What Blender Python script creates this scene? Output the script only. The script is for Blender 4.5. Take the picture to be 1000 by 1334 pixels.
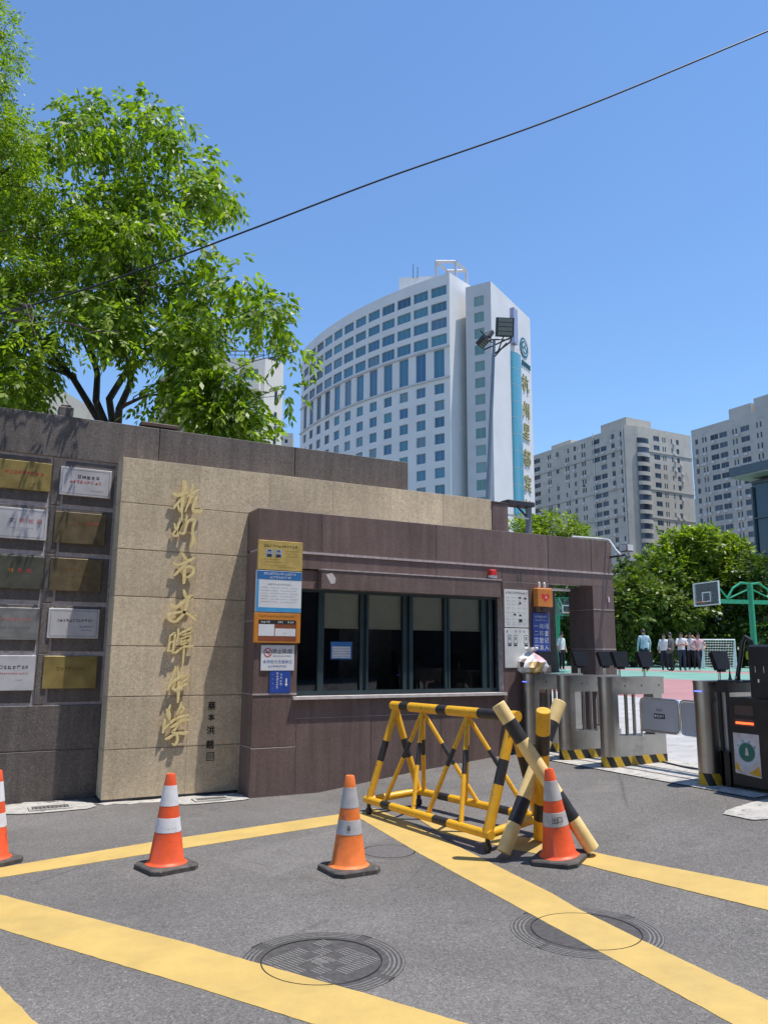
import bpy, bmesh, math, random
import numpy as np
from mathutils import Vector, Matrix

for _o in list(bpy.data.objects):
    bpy.data.objects.remove(_o)
scene = bpy.context.scene
COL = scene.collection
R = math.radians
rnd = random.Random(7)

# ------------------------------------------------------------------ camera
cam_d = bpy.data.cameras.new('camera')
cam = bpy.data.objects.new('camera', cam_d)
COL.objects.link(cam)
cam_d.sensor_fit = 'HORIZONTAL'
cam_d.sensor_width = 36.0
cam_d.lens = 36.0 * 1.030
cam_d.clip_start = 0.05
cam_d.clip_end = 2500.0
cam.matrix_world = (Matrix.Translation((0, 0, 1.55)) @ Matrix.Rotation(R(-28.0), 4, 'Z')
                    @ Matrix.Rotation(R(90 + 10.15), 4, 'X') @ Matrix.Rotation(R(0.4), 4, 'Z'))
scene.camera = cam

# ------------------------------------------------------------------ sky, sun, exposure
SUN_DIR = Vector((0.22, -0.19, 1.0)).normalized()      # towards the sun
SUN_EL = math.asin(SUN_DIR.z)
world = bpy.data.worlds.new('World')
scene.world = world
world.use_nodes = True
wn = world.node_tree
wn.nodes.clear()
sky = wn.nodes.new('ShaderNodeTexSky')
sky.sky_type = 'NISHITA'
sky.sun_disc = False
sky.sun_elevation = SUN_EL
sky.sun_rotation = math.atan2(SUN_DIR.x, SUN_DIR.y)
sky.altitude = 0
sky.air_density = 1.3
sky.dust_density = 0.0
sky.ozone_density = 10.0
bg = wn.nodes.new('ShaderNodeBackground')
bg.inputs['Strength'].default_value = 0.15
wo = wn.nodes.new('ShaderNodeOutputWorld')
wn.links.new(sky.outputs[0], bg.inputs[0])
wn.links.new(bg.outputs[0], wo.inputs[0])
sun_d = bpy.data.lights.new('sun', 'SUN')
sun_d.energy = 4.4
sun_d.angle = R(0.5)
sun_d.color = (1.0, 0.95, 0.88)
sun = bpy.data.objects.new('sun', sun_d)
COL.objects.link(sun)
sun.rotation_euler = SUN_DIR.to_track_quat('Z', 'Y').to_euler()
sun.location = SUN_DIR * 60
vs = scene.view_settings
vs.view_transform = 'Standard'
vs.look = 'None'
vs.exposure = 0.30
vs.gamma = 1.0
vs.use_curve_mapping = False
scene.cycles.max_bounces = 6
scene.cycles.transparent_max_bounces = 8
scene.cycles.use_denoising = True

# ------------------------------------------------------------------ materials
MATS = {}


def _new(name):
    m = bpy.data.materials.new(name)
    m.use_nodes = True
    nt = m.node_tree
    b = nt.nodes['Principled BSDF']
    MATS[name] = m
    return m, nt, b


def _n(nt, typ, **kw):
    n = nt.nodes.new(typ)
    for k, v in kw.items():
        setattr(n, k, v)
    return n


def _ramp(nt, src, stops, interp='LINEAR'):
    r = _n(nt, 'ShaderNodeValToRGB')
    r.color_ramp.interpolation = interp
    el = r.color_ramp.elements
    while len(el) < len(stops):
        el.new(0.5)
    for e, (p, c) in zip(el, stops):
        e.position = p
        e.color = (c[0], c[1], c[2], 1) if hasattr(c, '__len__') else (c, c, c, 1)
    nt.links.new(src, r.inputs[0])
    return r.outputs[0]


def _noise(nt, vec, scale, detail=2.0, rough=0.5):
    n = _n(nt, 'ShaderNodeTexNoise')
    n.inputs['Scale'].default_value = scale
    n.inputs['Detail'].default_value = detail
    n.inputs['Roughness'].default_value = rough
    if vec is not None:
        nt.links.new(vec, n.inputs['Vector'])
    return n.outputs[0]


def _mix(nt, a, b, fac, mode='MIX'):
    m = _n(nt, 'ShaderNodeMix', data_type='RGBA', blend_type=mode)
    for i, v in ((0, fac), (6, a), (7, b)):
        if hasattr(v, 'is_output'):
            nt.links.new(v, m.inputs[i])
        elif hasattr(v, '__len__'):
            m.inputs[i].default_value = (v[0], v[1], v[2], 1)
        else:
            m.inputs[i].default_value = v
    return m.outputs[2]


def _pos(nt):
    return _n(nt, 'ShaderNodeNewGeometry').outputs['Position']


def _bump(nt, b, h, strength, dist):
    bp = _n(nt, 'ShaderNodeBump')
    bp.inputs['Strength'].default_value = strength
    bp.inputs['Distance'].default_value = dist
    nt.links.new(h, bp.inputs['Height'])
    nt.links.new(bp.outputs[0], b.inputs['Normal'])


def plain(name, col, rough=0.5, metal=0.0, var=0.12, scale=6.0, spec=0.5, bump=0.0, bscale=60, dirt=None, ior=None):
    """painted / plastic / metal surface with gentle unevenness"""
    m, nt, b = _new(name)
    p = _pos(nt)
    n1 = _noise(nt, p, scale, 4)
    lo = tuple(c * (1 - var) for c in col)
    hi = tuple(min(1, c * (1 + var)) for c in col)
    c = _ramp(nt, n1, [(0.3, lo), (0.7, hi)])
    if dirt:
        n2 = _noise(nt, p, dirt[1], 5, 0.65)
        f = _ramp(nt, n2, [(dirt[2], 0.0), (dirt[2] + 0.12, 1.0)])
        c = _mix(nt, c, dirt[0], f)
    nt.links.new(c, b.inputs['Base Color'])
    b.inputs['Roughness'].default_value = rough
    b.inputs['Metallic'].default_value = metal
    b.inputs['Specular IOR Level'].default_value = spec
    if bump:
        _bump(nt, b, _noise(nt, p, bscale, 3), bump, 0.01)
    return m


def granite(name, dark, base, light, rough=0.6, scale=150.0, streak=0.25, spec=0.4, tint=None):
    m, nt, b = _new(name)
    p = _pos(nt)
    g1 = _noise(nt, p, scale, 1.0, 0.6)
    g2 = _noise(nt, p, scale * 0.37, 1.0, 0.6)
    c = _ramp(nt, g1, [(0.30, dark), (0.48, base), (0.60, base), (0.74, light)])
    c2 = _ramp(nt, g2, [(0.30, tuple(x * 0.72 for x in base)), (0.55, base), (0.75, tuple(min(1, x * 1.25) for x in base))])
    c = _mix(nt, c, c2, 0.45)
    # weathering: vertical run-down streaks and broad patches
    mp = _n(nt, 'ShaderNodeMapping')
    mp.inputs['Scale'].default_value = (7, 7, 0.45)
    nt.links.new(p, mp.inputs['Vector'])
    st = _ramp(nt, _noise(nt, mp.outputs[0], 1.6, 5, 0.65), [(0.35, 1 - streak), (0.65, 1.0)])
    c = _mix(nt, c, st, 1.0, 'MULTIPLY')
    pt = _ramp(nt, _noise(nt, p, 1.3, 5, 0.6), [(0.3, 0.82), (0.7, 1.12)])
    c = _mix(nt, c, pt, 1.0, 'MULTIPLY')
    # each slab is cut from a slightly different block
    oi = _n(nt, 'ShaderNodeObjectInfo')
    rv = _ramp(nt, oi.outputs['Random'], [(0.0, 0.88), (1.0, 1.1)])
    c = _mix(nt, c, rv, 1.0, 'MULTIPLY')
    nt.links.new(c, b.inputs['Base Color'])
    b.inputs['Roughness'].default_value = rough
    b.inputs['Specular IOR Level'].default_value = spec
    _bump(nt, b, g1, 0.25, 0.004)
    return m


def asphalt(name, v, tint=(1, 0.985, 0.98)):
    m, nt, b = _new(name)
    p = _pos(nt)
    vo = _n(nt, 'ShaderNodeTexVoronoi')
    vo.inputs['Scale'].default_value = 105
    nt.links.new(p, vo.inputs['Vector'])
    agg = _ramp(nt, vo.outputs['Color'], [(0.1, v * 0.68), (0.5, v), (0.80, v * 1.2), (0.97, v * 1.7)])
    fine = _ramp(nt, _noise(nt, p, 190, 2, 0.7), [(0.3, 0.7), (0.5, 1.0), (0.72, 1.4)])
    c = _mix(nt, agg, fine, 1.0, 'MULTIPLY')
    big = _ramp(nt, _noise(nt, p, 0.7, 6, 0.62), [(0.3, 0.80), (0.7, 1.16)])
    c = _mix(nt, c, big, 1.0, 'MULTIPLY')
    # oil spots and tyre-dark patches
    oil = _ramp(nt, _noise(nt, p, 2.3, 4, 0.6), [(0.60, 1.0), (0.74, 0.80)])
    c = _mix(nt, c, oil, 1.0, 'MULTIPLY')
    c = _mix(nt, c, tint, 1.0, 'MULTIPLY')
    # older repair patches, hairline cracks, pale dust
    v2 = _n(nt, 'ShaderNodeTexVoronoi')
    v2.inputs['Scale'].default_value = 0.42
    nt.links.new(p, v2.inputs['Vector'])
    pa = _ramp(nt, v2.outputs['Color'], [(0.25, 0.86), (0.5, 1.0), (0.8, 1.10)])
    c = _mix(nt, c, pa, 0.7, 'MULTIPLY')
    wob = _mix(nt, p, _n(nt, 'ShaderNodeTexNoise').outputs[1], 0.06, 'ADD')
    v3 = _n(nt, 'ShaderNodeTexVoronoi', feature='DISTANCE_TO_EDGE')
    v3.inputs['Scale'].default_value = 0.55
    nt.links.new(wob, v3.inputs['Vector'])
    ck = _ramp(nt, v3.outputs['Distance'], [(0.0, 1.0), (0.006, 0.0)])
    ckm = _ramp(nt, _noise(nt, p, 0.9, 3), [(0.50, 0.0), (0.64, 0.45)])
    ck = _mix(nt, ck, ckm, 1.0, 'MULTIPLY')
    c = _mix(nt, c, (0.03, 0.028, 0.026), ck)
    du = _ramp(nt, _noise(nt, p, 1.7, 6, 0.7), [(0.56, 0.0), (0.75, 0.40)])
    c = _mix(nt, c, (0.27, 0.25, 0.22), du)
    nt.links.new(c, b.inputs['Base Color'])
    b.inputs['Roughness'].default_value = 0.85
    b.inputs['Specular IOR Level'].default_value = 0.3
    _bump(nt, b, _noise(nt, p, 110, 3, 0.7), 0.6, 0.006)
    return m


def road_paint(name, col, wear=0.42):
    m, nt, b = _new(name)
    p = _pos(nt)
    c = _ramp(nt, _noise(nt, p, 3.0, 6, 0.65), [(0.3, tuple(x * 0.86 for x in col)), (0.7, tuple(min(1, x * 1.08) for x in col))])
    grime = _ramp(nt, _noise(nt, p, 11, 6, 0.75), [(0.58, 0.0), (0.80, 0.45)])
    c = _mix(nt, c, (0.30, 0.25, 0.14), grime)
    tyre = _ramp(nt, _noise(nt, p, 1.1, 5, 0.7), [(0.52, 0.0), (0.74, 0.24)])
    c = _mix(nt, c, (0.20, 0.165, 0.10), tyre)
    chips = _ramp(nt, _noise(nt, p, 55, 5, 0.85), [(0.63, 0.0), (0.70, 0.85)])
    c = _mix(nt, c, (0.13, 0.125, 0.12), chips)
    nt.links.new(c, b.inputs['Base Color'])
    b.inputs['Roughness'].default_value = 0.7
    _bump(nt, b, _noise(nt, p, 130, 3, 0.7), 0.35, 0.004)
    return m


def leafmat(name, dark, mid, light, trans=0.35):
    m, nt, b = _new(name)
    nt.nodes.remove(b)
    geo = _n(nt, 'ShaderNodeNewGeometry')
    c = _ramp(nt, geo.outputs['Random Per Island'], [(0.0, dark), (0.45, mid), (0.85, light), (1.0, tuple(min(1, x * 1.35) for x in light))])
    df = _n(nt, 'ShaderNodeBsdfPrincipled')
    df.inputs['Roughness'].default_value = 0.42
    df.inputs['Specular IOR Level'].default_value = 0.45
    tr = _n(nt, 'ShaderNodeBsdfTranslucent')
    c2 = _mix(nt, c, (1.25, 1.5, 0.35), 1.0, 'MULTIPLY')
    nt.links.new(c, df.inputs['Base Color'])
    nt.links.new(c2, tr.inputs['Color'])
    mx = _n(nt, 'ShaderNodeMixShader')
    mx.inputs[0].default_value = trans
    nt.links.new(df.outputs[0], mx.inputs[1])
    nt.links.new(tr.outputs[0], mx.inputs[2])
    nt.links.new(mx.outputs[0], nt.nodes['Material Output'].inputs[0])
    return m


def glassy(name, tint=(0.02, 0.028, 0.035), clear=0.55, rough=0.02, tr=(0.55, 0.62, 0.62)):
    """window glass seen from a bright street: part see-through, part mirror"""
    m, nt, b = _new(name)
    nt.nodes.remove(b)
    t = _n(nt, 'ShaderNodeBsdfTransparent')
    t.inputs[0].default_value = (*tr, 1)
    d = _n(nt, 'ShaderNodeBsdfDiffuse')
    d.inputs[0].default_value = (*tint, 1)
    g = _n(nt, 'ShaderNodeBsdfGlossy')
    g.inputs['Roughness'].default_value = rough
    g.inputs[0].default_value = (0.9, 0.95, 1, 1)
    a = _n(nt, 'ShaderNodeMixShader')
    a.inputs[0].default_value = clear
    nt.links.new(d.outputs[0], a.inputs[1])
    nt.links.new(t.outputs[0], a.inputs[2])
    fr = _n(nt, 'ShaderNodeFresnel')
    fr.inputs[0].default_value = 1.5
    o = _n(nt, 'ShaderNodeMixShader')
    nt.links.new(fr.outputs[0], o.inputs[0])
    nt.links.new(a.outputs[0], o.inputs[1])
    nt.links.new(g.outputs[0], o.inputs[2])
    nt.links.new(o.outputs[0], nt.nodes['Material Output'].inputs[0])
    return m


def farglass(name, cols, rough=0.12, spec=0.8):
    m, nt, b = _new(name)
    oi = _n(nt, 'ShaderNodeObjectInfo')
    k = len(cols)
    c = _ramp(nt, oi.outputs['Random'], [(i / max(1, k - 1), cc) for i, cc in enumerate(cols)])
    nt.links.new(c, b.inputs['Base Color'])
    b.inputs['Roughness'].default_value = rough
    b.inputs['Specular IOR Level'].default_value = spec
    return m


def stripes(name, a, bcol, period, slant):
    m, nt, b = _new(name)
    p = _pos(nt)
    sp = _n(nt, 'ShaderNodeSeparateXYZ')
    nt.links.new(p, sp.inputs[0])
    s1 = _n(nt, 'ShaderNodeMath', operation='MULTIPLY_ADD')
    nt.links.new(sp.outputs[2], s1.inputs[0])
    s1.inputs[1].default_value = slant
    nt.links.new(sp.outputs[0], s1.inputs[2])
    s2 = _n(nt, 'ShaderNodeMath', operation='MULTIPLY_ADD')
    nt.links.new(sp.outputs[1], s2.inputs[0])
    s2.inputs[1].default_value = -1.0
    nt.links.new(s1.outputs[0], s2.inputs[2])
    md = _n(nt, 'ShaderNodeMath', operation='PINGPONG')
    nt.links.new(s2.outputs[0], md.inputs[0])
    md.inputs[1].default_value = period
    gt = _n(nt, 'ShaderNodeMath', operation='GREATER_THAN')
    nt.links.new(md.outputs[0], gt.inputs[0])
    gt.inputs[1].default_value = period * 0.5
    c = _mix(nt, a, bcol, gt.outputs[0])
    gr = _ramp(nt, _noise(nt, p, 18, 5, 0.7), [(0.35, 0.72), (0.65, 1.0)])
    c = _mix(nt, c, gr, 1.0, 'MULTIPLY')
    nt.links.new(c, b.inputs['Base Color'])
    b.inputs['Roughness'].default_value = 0.6
    return m


def emit(name, col, strength):
    m, nt, b = _new(name)
    b.inputs['Base Color'].default_value = (*col, 1)
    b.inputs['Emission Color'].default_value = (*col, 1)
    b.inputs['Emission Strength'].default_value = strength
    return m


asphalt('asphalt', 0.165, (1.0, 0.935, 0.87))
plain('pavement', (0.42, 0.41, 0.40), 0.8, var=0.15, scale=2.0, dirt=((0.28, 0.27, 0.25), 5, 0.56), bump=0.3, bscale=90)
plain('concrete', (0.44, 0.42, 0.38), 0.85, var=0.2, scale=9, dirt=((0.2, 0.19, 0.17), 14, 0.55), bump=0.5, bscale=60)
plain('court_green', (0.16, 0.33, 0.26), 0.75, var=0.10, scale=0.8)
plain('court_red', (0.38, 0.19, 0.185), 0.75, var=0.10, scale=0.8)
road_paint('yellow_paint', (0.56, 0.385, 0.115))
granite('tan_granite', (0.28, 0.21, 0.13), (0.74, 0.60, 0.405), (1.0, 0.90, 0.68), 0.7, 85, 0.14)
granite('brown_granite', (0.135, 0.092, 0.082), (0.22, 0.153, 0.137), (0.31, 0.225, 0.205), 0.42, 110, 0.30)
granite('dark_granite', (0.065, 0.056, 0.050), (0.185, 0.160, 0.145), (0.42, 0.37, 0.34), 0.55, 85, 0.30)
plain('pale_mortar', (0.46, 0.40, 0.39), 0.9, var=0.25, scale=20)
plain('tan_mortar', (0.48, 0.42, 0.34), 0.9, var=0.25, scale=20)
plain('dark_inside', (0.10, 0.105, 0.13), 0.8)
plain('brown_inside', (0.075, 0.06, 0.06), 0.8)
m_, nt_, b_ = _new('gold_metal')
p_ = _pos(nt_)
nt_.links.new(_ramp(nt_, _noise(nt_, p_, 25, 4), [(0.3, (0.80, 0.62, 0.25)), (0.7, (0.97, 0.82, 0.42))]), b_.inputs['Base Color'])
b_.inputs['Metallic'].default_value = 0.1
b_.inputs['Roughness'].default_value = 0.45
plain('gold_plate', (0.34, 0.26, 0.09), 0.42, 0.35, 0.3, 5)
plain('gold_board', (0.60, 0.43, 0.13), 0.45, 0.2, 0.15, 12)
plain('bronze_plate', (0.22, 0.175, 0.10), 0.38, 0.5, 0.25, 10)
plain('silver_plate', (0.56, 0.55, 0.56), 0.45, 0.15, 0.14, 5)
plain('grey_plate', (0.30, 0.30, 0.285), 0.4, 0.4, 0.18, 9)
plain('green_plate', (0.13, 0.13, 0.10), 0.4, 0.4, 0.2, 9)
plain('steel', (0.43, 0.41, 0.38), 0.36, 1.0, 0.10, 4, dirt=((0.30, 0.285, 0.26), 3, 0.56))
plain('steel_bright', (0.70, 0.70, 0.69), 0.22, 0.9, 0.08)
plain('black_ink', (0.02, 0.018, 0.018), 0.7)
plain('red_ink', (0.55, 0.06, 0.06), 0.6)
plain('blue_ink', (0.03, 0.10, 0.38), 0.6)
plain('white_ink', (0.82, 0.82, 0.82), 0.6)
plain('grey_ink', (0.22, 0.22, 0.24), 0.7)
plain('brown_ink', (0.20, 0.11, 0.03), 0.7)
plain('pale_red_ink', (0.58, 0.22, 0.20), 0.6)
plain('white_board', (0.74, 0.75, 0.76), 0.5, var=0.05)
plain('poster_white', (0.68, 0.68, 0.66), 0.6, var=0.08, scale=8)
plain('sign_blue', (0.025, 0.075, 0.36), 0.45, var=0.1)
plain('header_blue', (0.03, 0.16, 0.42), 0.5)
plain('bright_blue', (0.06, 0.34, 0.66), 0.5)
plain('sign_orange', (0.62, 0.23, 0.03), 0.5)
plain('sign_rust', (0.26, 0.075, 0.03), 0.5)
plain('heart_orange', (0.62, 0.22, 0.04), 0.5)
plain('bright_red', (0.68, 0.03, 0.025), 0.4)
plain('photo_blue', (0.25, 0.45, 0.75), 0.5)
plain('yellow_metal', (0.76, 0.40, 0.02), 0.42, var=0.10, scale=9, dirt=((0.30, 0.15, 0.05), 22, 0.60))
plain('black_paint', (0.025, 0.024, 0.026), 0.5, var=0.3, scale=14, dirt=((0.10, 0.09, 0.08), 26, 0.64))
plain('cream_paint', (0.78, 0.58, 0.25), 0.6, var=0.12, scale=10, dirt=((0.45, 0.36, 0.2), 20, 0.62))
plain('cone_orange', (0.82, 0.105, 0.028), 0.48, var=0.12, scale=12, dirt=((0.42, 0.09, 0.05), 18, 0.60))
plain('cone_orange_faded', (0.84, 0.20, 0.04), 0.55, var=0.14, scale=12, dirt=((0.42, 0.15, 0.08), 18, 0.58))
plain('cone_white', (0.72, 0.71, 0.73), 0.5, var=0.10, scale=16, dirt=((0.38, 0.36, 0.35), 26, 0.62))
plain('cone_grey', (0.46, 0.45, 0.45), 0.5, var=0.12, scale=16, dirt=((0.25, 0.24, 0.23), 26, 0.62))
plain('rubber', (0.075, 0.068, 0.062), 0.8, var=0.3, scale=20, dirt=((0.17, 0.15, 0.13), 14, 0.58))
plain('frame_teal', (0.038, 0.066, 0.075), 0.35, 0.3, 0.15)
plain('sill_stone', (0.62, 0.56, 0.53), 0.6, var=0.15, scale=12)
plain('blind', (0.72, 0.75, 0.68), 0.8, var=0.06)
glassy('window_glass', clear=0.97, tr=(0.92, 0.96, 0.95))
glassy('clear_plastic', (0.5, 0.5, 0.52), 0.88, 0.15, (0.8, 0.8, 0.82))
stripes('hazard_tape', (0.72, 0.45, 0.03), (0.025, 0.025, 0.025), 0.11, 0.6)
plain('tablet_black', (0.012, 0.012, 0.015), 0.5, spec=0.25)
plain('machine_black', (0.02, 0.02, 0.022), 0.4, var=0.3)
emit('red_light', (1.0, 0.12, 0.03), 2.0)
emit('blue_light', (0.15, 0.2, 1.0), 1.6)
plain('gate_panel', (0.50, 0.49, 0.50), 0.35, 0.1, 0.06)
plain('emblem_green', (0.03, 0.16, 0.11), 0.5)
plain('emblem_pale', (0.62, 0.64, 0.66), 0.5)
plain('court_stand_green', (0.03, 0.34, 0.17), 0.45, var=0.12)
plain('white_metal', (0.72, 0.74, 0.74), 0.45, 0.1)
plain('pole_grey', (0.20, 0.22, 0.25), 0.45, 0.4)
plain('lamp_dark', (0.035, 0.033, 0.04), 0.5)
plain('lamp_lens', (0.16, 0.16, 0.14), 0.4)
plain('cable_black', (0.012, 0.016, 0.022), 0.6)
plain('cast_iron', (0.092, 0.085, 0.079), 0.65, 0.3, 0.25, 30)
plain('worn_iron', (0.22, 0.207, 0.19), 0.6, 0.3, 0.25, 40)
plain('iron_gap', (0.012, 0.011, 0.010), 0.9)
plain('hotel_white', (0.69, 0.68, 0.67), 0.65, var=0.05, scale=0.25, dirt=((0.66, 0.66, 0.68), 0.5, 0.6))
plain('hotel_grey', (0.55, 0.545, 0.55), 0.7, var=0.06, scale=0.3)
farglass('hotel_glass', [(0.04, 0.14, 0.23), (0.07, 0.22, 0.31), (0.03, 0.09, 0.17), (0.09, 0.26, 0.32), (0.04, 0.13, 0.26), (0.16, 0.24, 0.28), (0.06, 0.19, 0.27)])
farglass('hotel_dark_glass', [(0.03, 0.04, 0.05), (0.08, 0.10, 0.12), (0.02, 0.03, 0.04)])
farglass('green_glass', [(0.16, 0.30, 0.28), (0.22, 0.34, 0.34), (0.13, 0.26, 0.25)], 0.2, 0.5)
farglass('teal_glass', [(0.09, 0.32, 0.43), (0.11, 0.36, 0.46)], 0.15, 0.6)
plain('hotel_fin', (0.30, 0.34, 0.50), 0.5)
plain('window_frame_grey', (0.36, 0.40, 0.42), 0.5)
plain('hotel_emblem', (0.02, 0.16, 0.20), 0.5)
plain('hotel_gold', (0.40, 0.36, 0.16), 0.5)
plain('apartment_cream', (0.50, 0.465, 0.40), 0.8, var=0.10, scale=0.12, dirt=((0.42, 0.39, 0.34), 0.5, 0.53))
plain('apartment_grey', (0.49, 0.465, 0.42), 0.8, var=0.10, scale=0.12, dirt=((0.41, 0.39, 0.36), 0.5, 0.53))
plain('apartment_pale', (0.74, 0.66, 0.58), 0.8, var=0.06, scale=0.2)
plain('apartment_grey_band', (0.34, 0.33, 0.32), 0.8)  # one flat grey for the thin bands across the facade
farglass('apartment_glass', [(0.02, 0.025, 0.04), (0.05, 0.06, 0.09), (0.10, 0.12, 0.15), (0.02, 0.03, 0.06), (0.03, 0.03, 0.035)], 0.15, 0.5)
plain('ac_white', (0.62, 0.61, 0.60), 0.6)
farglass('school_glass', [(0.012, 0.03, 0.05), (0.02, 0.045, 0.07), (0.03, 0.06, 0.085)], 0.06, 0.8)
plain('school_metal', (0.10, 0.125, 0.155), 0.5)
plain('school_soffit', (0.40, 0.38, 0.36), 0.7)
plain('bark', (0.075, 0.055, 0.045), 0.9, var=0.35, scale=14, bump=0.8, bscale=25)
leafmat('leaf_fresh', (0.075, 0.125, 0.010), (0.19, 0.275, 0.022), (0.32, 0.40, 0.05), 0.48)
leafmat('leaf_feather', (0.10, 0.16, 0.012), (0.20, 0.29, 0.022), (0.31, 0.38, 0.045), 0.48)
leafmat('leaf_deep', (0.028, 0.055, 0.012), (0.062, 0.105, 0.018), (0.125, 0.17, 0.03), 0.28)
leafmat('leaf_light', (0.08, 0.13, 0.012), (0.18, 0.25, 0.025), (0.29, 0.34, 0.05), 0.42)
leafmat('leaf_mid', (0.05, 0.085, 0.014), (0.10, 0.15, 0.024), (0.18, 0.22, 0.04), 0.34)
plain('skin', (0.50, 0.29, 0.20), 0.55)
plain('hair', (0.015, 0.012, 0.011), 0.5)
for _nm, _c in (('cloth_white', (0.72, 0.72, 0.72)), ('cloth_pink', (0.62, 0.42, 0.42)), ('cloth_grey', (0.13, 0.12, 0.12)), ('cloth_blue', (0.40, 0.52, 0.60)),
                ('cloth_navy', (0.02, 0.025, 0.05)), ('cloth_black', (0.015, 0.015, 0.018)), ('cloth_denim', (0.035, 0.05, 0.085)), ('shoe_white', (0.6, 0.6, 0.6)), ('shoe_lime', (0.55, 0.70, 0.05))):
    plain(_nm, _c, 0.85)
plain('bag_plastic', (0.74, 0.73, 0.72), 0.35, var=0.08, scale=20)
plain('bag_pink', (0.72, 0.45, 0.48), 0.4)
plain('bag_tan', (0.62, 0.42, 0.16), 0.5)
plain('bag_brown', (0.10, 0.06, 0.05), 0.5)
plain('roof_fixture', (0.10, 0.06, 0.05), 0.6)
plain('pebble_grey', (0.125, 0.115, 0.11), 0.8, var=0.3, scale=40)
m_, nt_, b_ = _new('goal_net')
b_.inputs['Base Color'].default_value = (0.7, 0.7, 0.7, 1)


# ------------------------------------------------------------------ mesh builder
class MB:
    def __init__(self):
        self.v, self.f, self.m = [], [], []

    def add(self, vs, fs, m=0):
        o = len(self.v)
        self.v.extend([tuple(p) for p in vs])
        for k, f in enumerate(fs):
            self.f.append(tuple(i + o for i in f))
            self.m.append(m if not isinstance(m, list) else m[k])
        return self

    def quad(self, a, b, c, d, m=0):
        return self.add([a, b, c, d], [(0, 1, 2, 3)], m)

    def box(self, x0, x1, y0, y1, z0, z1, m=0):
        return self.add([(x0, y0, z0), (x1, y0, z0), (x1, y1, z0), (x0, y1, z0), (x0, y0, z1), (x1, y0, z1), (x1, y1, z1), (x0, y1, z1)],
                        [(0, 3, 2, 1), (4, 5, 6, 7), (0, 1, 5, 4), (1, 2, 6, 5), (2, 3, 7, 6), (3, 0, 4, 7)], m)

    def cbox(self, x0, x1, y0, y1, z0, z1, c=0.006, m=0):
        """box with a chamfer on its upright and top edges"""
        pts = []
        for z, k in ((z0, 0), (z1 - c, 0), (z1, c)):
            a0, a1, b0, b1 = x0 + k, x1 - k, y0 + k, y1 - k
            e = c
            pts += [(a0 + e, b0, z), (a1 - e, b0, z), (a1, b0 + e, z), (a1, b1 - e, z), (a1 - e, b1, z), (a0 + e, b1, z), (a0, b1 - e, z), (a0, b0 + e, z)]
        fs = [tuple(range(7, -1, -1)), tuple(range(16, 24))]
        for l in (0, 8):
            for i in range(8):
                j = (i + 1) % 8
                fs.append((l + i, l + j, l + 8 + j, l + 8 + i))
        return self.add(pts, fs, m)

    def slab(self, x0, x1, z0, z1, yf, d, c=0.004, m=0):
        """wall stone: front face looks to -y, chamfered arrises"""
        vs = [(x0 + c, yf, z0 + c), (x1 - c, yf, z0 + c), (x1 - c, yf, z1 - c), (x0 + c, yf, z1 - c),
              (x0, yf + c, z0), (x1, yf + c, z0), (x1, yf + c, z1), (x0, yf + c, z1),
              (x0, yf + d, z0), (x1, yf + d, z0), (x1, yf + d, z1), (x0, yf + d, z1)]
        fs = [(0, 1, 2, 3)]
        for i in range(4):
            j = (i + 1) % 4
            fs += [(4 + i, 4 + j, j, i), (8 + i, 8 + j, 4 + j, 4 + i)]
        return self.add(vs, fs, m)

    def tube(self, path, r, n=10, m=0, caps=True):
        path = [Vector(p) for p in path]
        rs = r if hasattr(r, '__len__') else [r] * len(path)
        o = len(self.v)
        prev = None
        for i, p in enumerate(path):
            d = (path[min(i + 1, len(path) - 1)] - path[max(i - 1, 0)]).normalized()
            if prev is None:
                a = Vector((0, 0, 1)) if abs(d.z) < 0.9 else Vector((1, 0, 0))
                u = d.cross(a).normalized()
            else:
                u = (prev - d * prev.dot(d)).normalized()
            prev = u
            w = d.cross(u)
            for k in range(n):
                t = 2 * math.pi * k / n
                self.v.append(tuple(p + (u * math.cos(t) + w * math.sin(t)) * rs[i]))
        ms = m if isinstance(m, list) else [m] * (len(path) - 1)
        for i in range(len(path) - 1):
            for k in range(n):
                j = (k + 1) % n
                self.f.append((o + i * n + k, o + i * n + j, o + (i + 1) * n + j, o + (i + 1) * n + k))
                self.m.append(ms[i])
        if caps:
            self.f.append(tuple(o + k for k in range(n - 1, -1, -1)))
            self.m.append(ms[0])
            e = o + (len(path) - 1) * n
            self.f.append(tuple(e + k for k in range(n)))
            self.m.append(ms[-1])
        return self

    def banded(self, p0, p1, r, bands, n=12):
        """straight tube painted in bands: [(end fraction, material index), ...]"""
        p0, p1 = Vector(p0), Vector(p1)
        pts, ms = [p0], []
        for t, m in bands:
            pts.append(p0.lerp(p1, t))
            ms.append(m)
        return self.tube(pts, r, n, ms)

    def lathe(self, prof, n=24, c=(0, 0, 0), m=0):
        o = len(self.v)
        for r, z in prof:
            for k in range(n):
                t = 2 * math.pi * k / n
                self.v.append((c[0] + r * math.cos(t), c[1] + r * math.sin(t), c[2] + z))
        ms = m if isinstance(m, list) else [m] * (len(prof) - 1)
        for i in range(len(prof) - 1):
            for k in range(n):
                j = (k + 1) % n
                self.f.append((o + i * n + k, o + i * n + j, o + (i + 1) * n + j, o + (i + 1) * n + k))
                self.m.append(ms[i])
        return self

    def disc(self, c, r, n=32, m=0, squash=1.0, frame=None):
        U, V = frame or (Vector((1, 0, 0)), Vector((0, 1, 0)))
        c = Vector(c)
        vs = [tuple(c + U * (r * math.cos(2 * math.pi * k / n)) + V * (r * squash * math.sin(2 * math.pi * k / n))) for k in range(n)]
        return self.add(vs, [tuple(range(n))], m)

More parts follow.
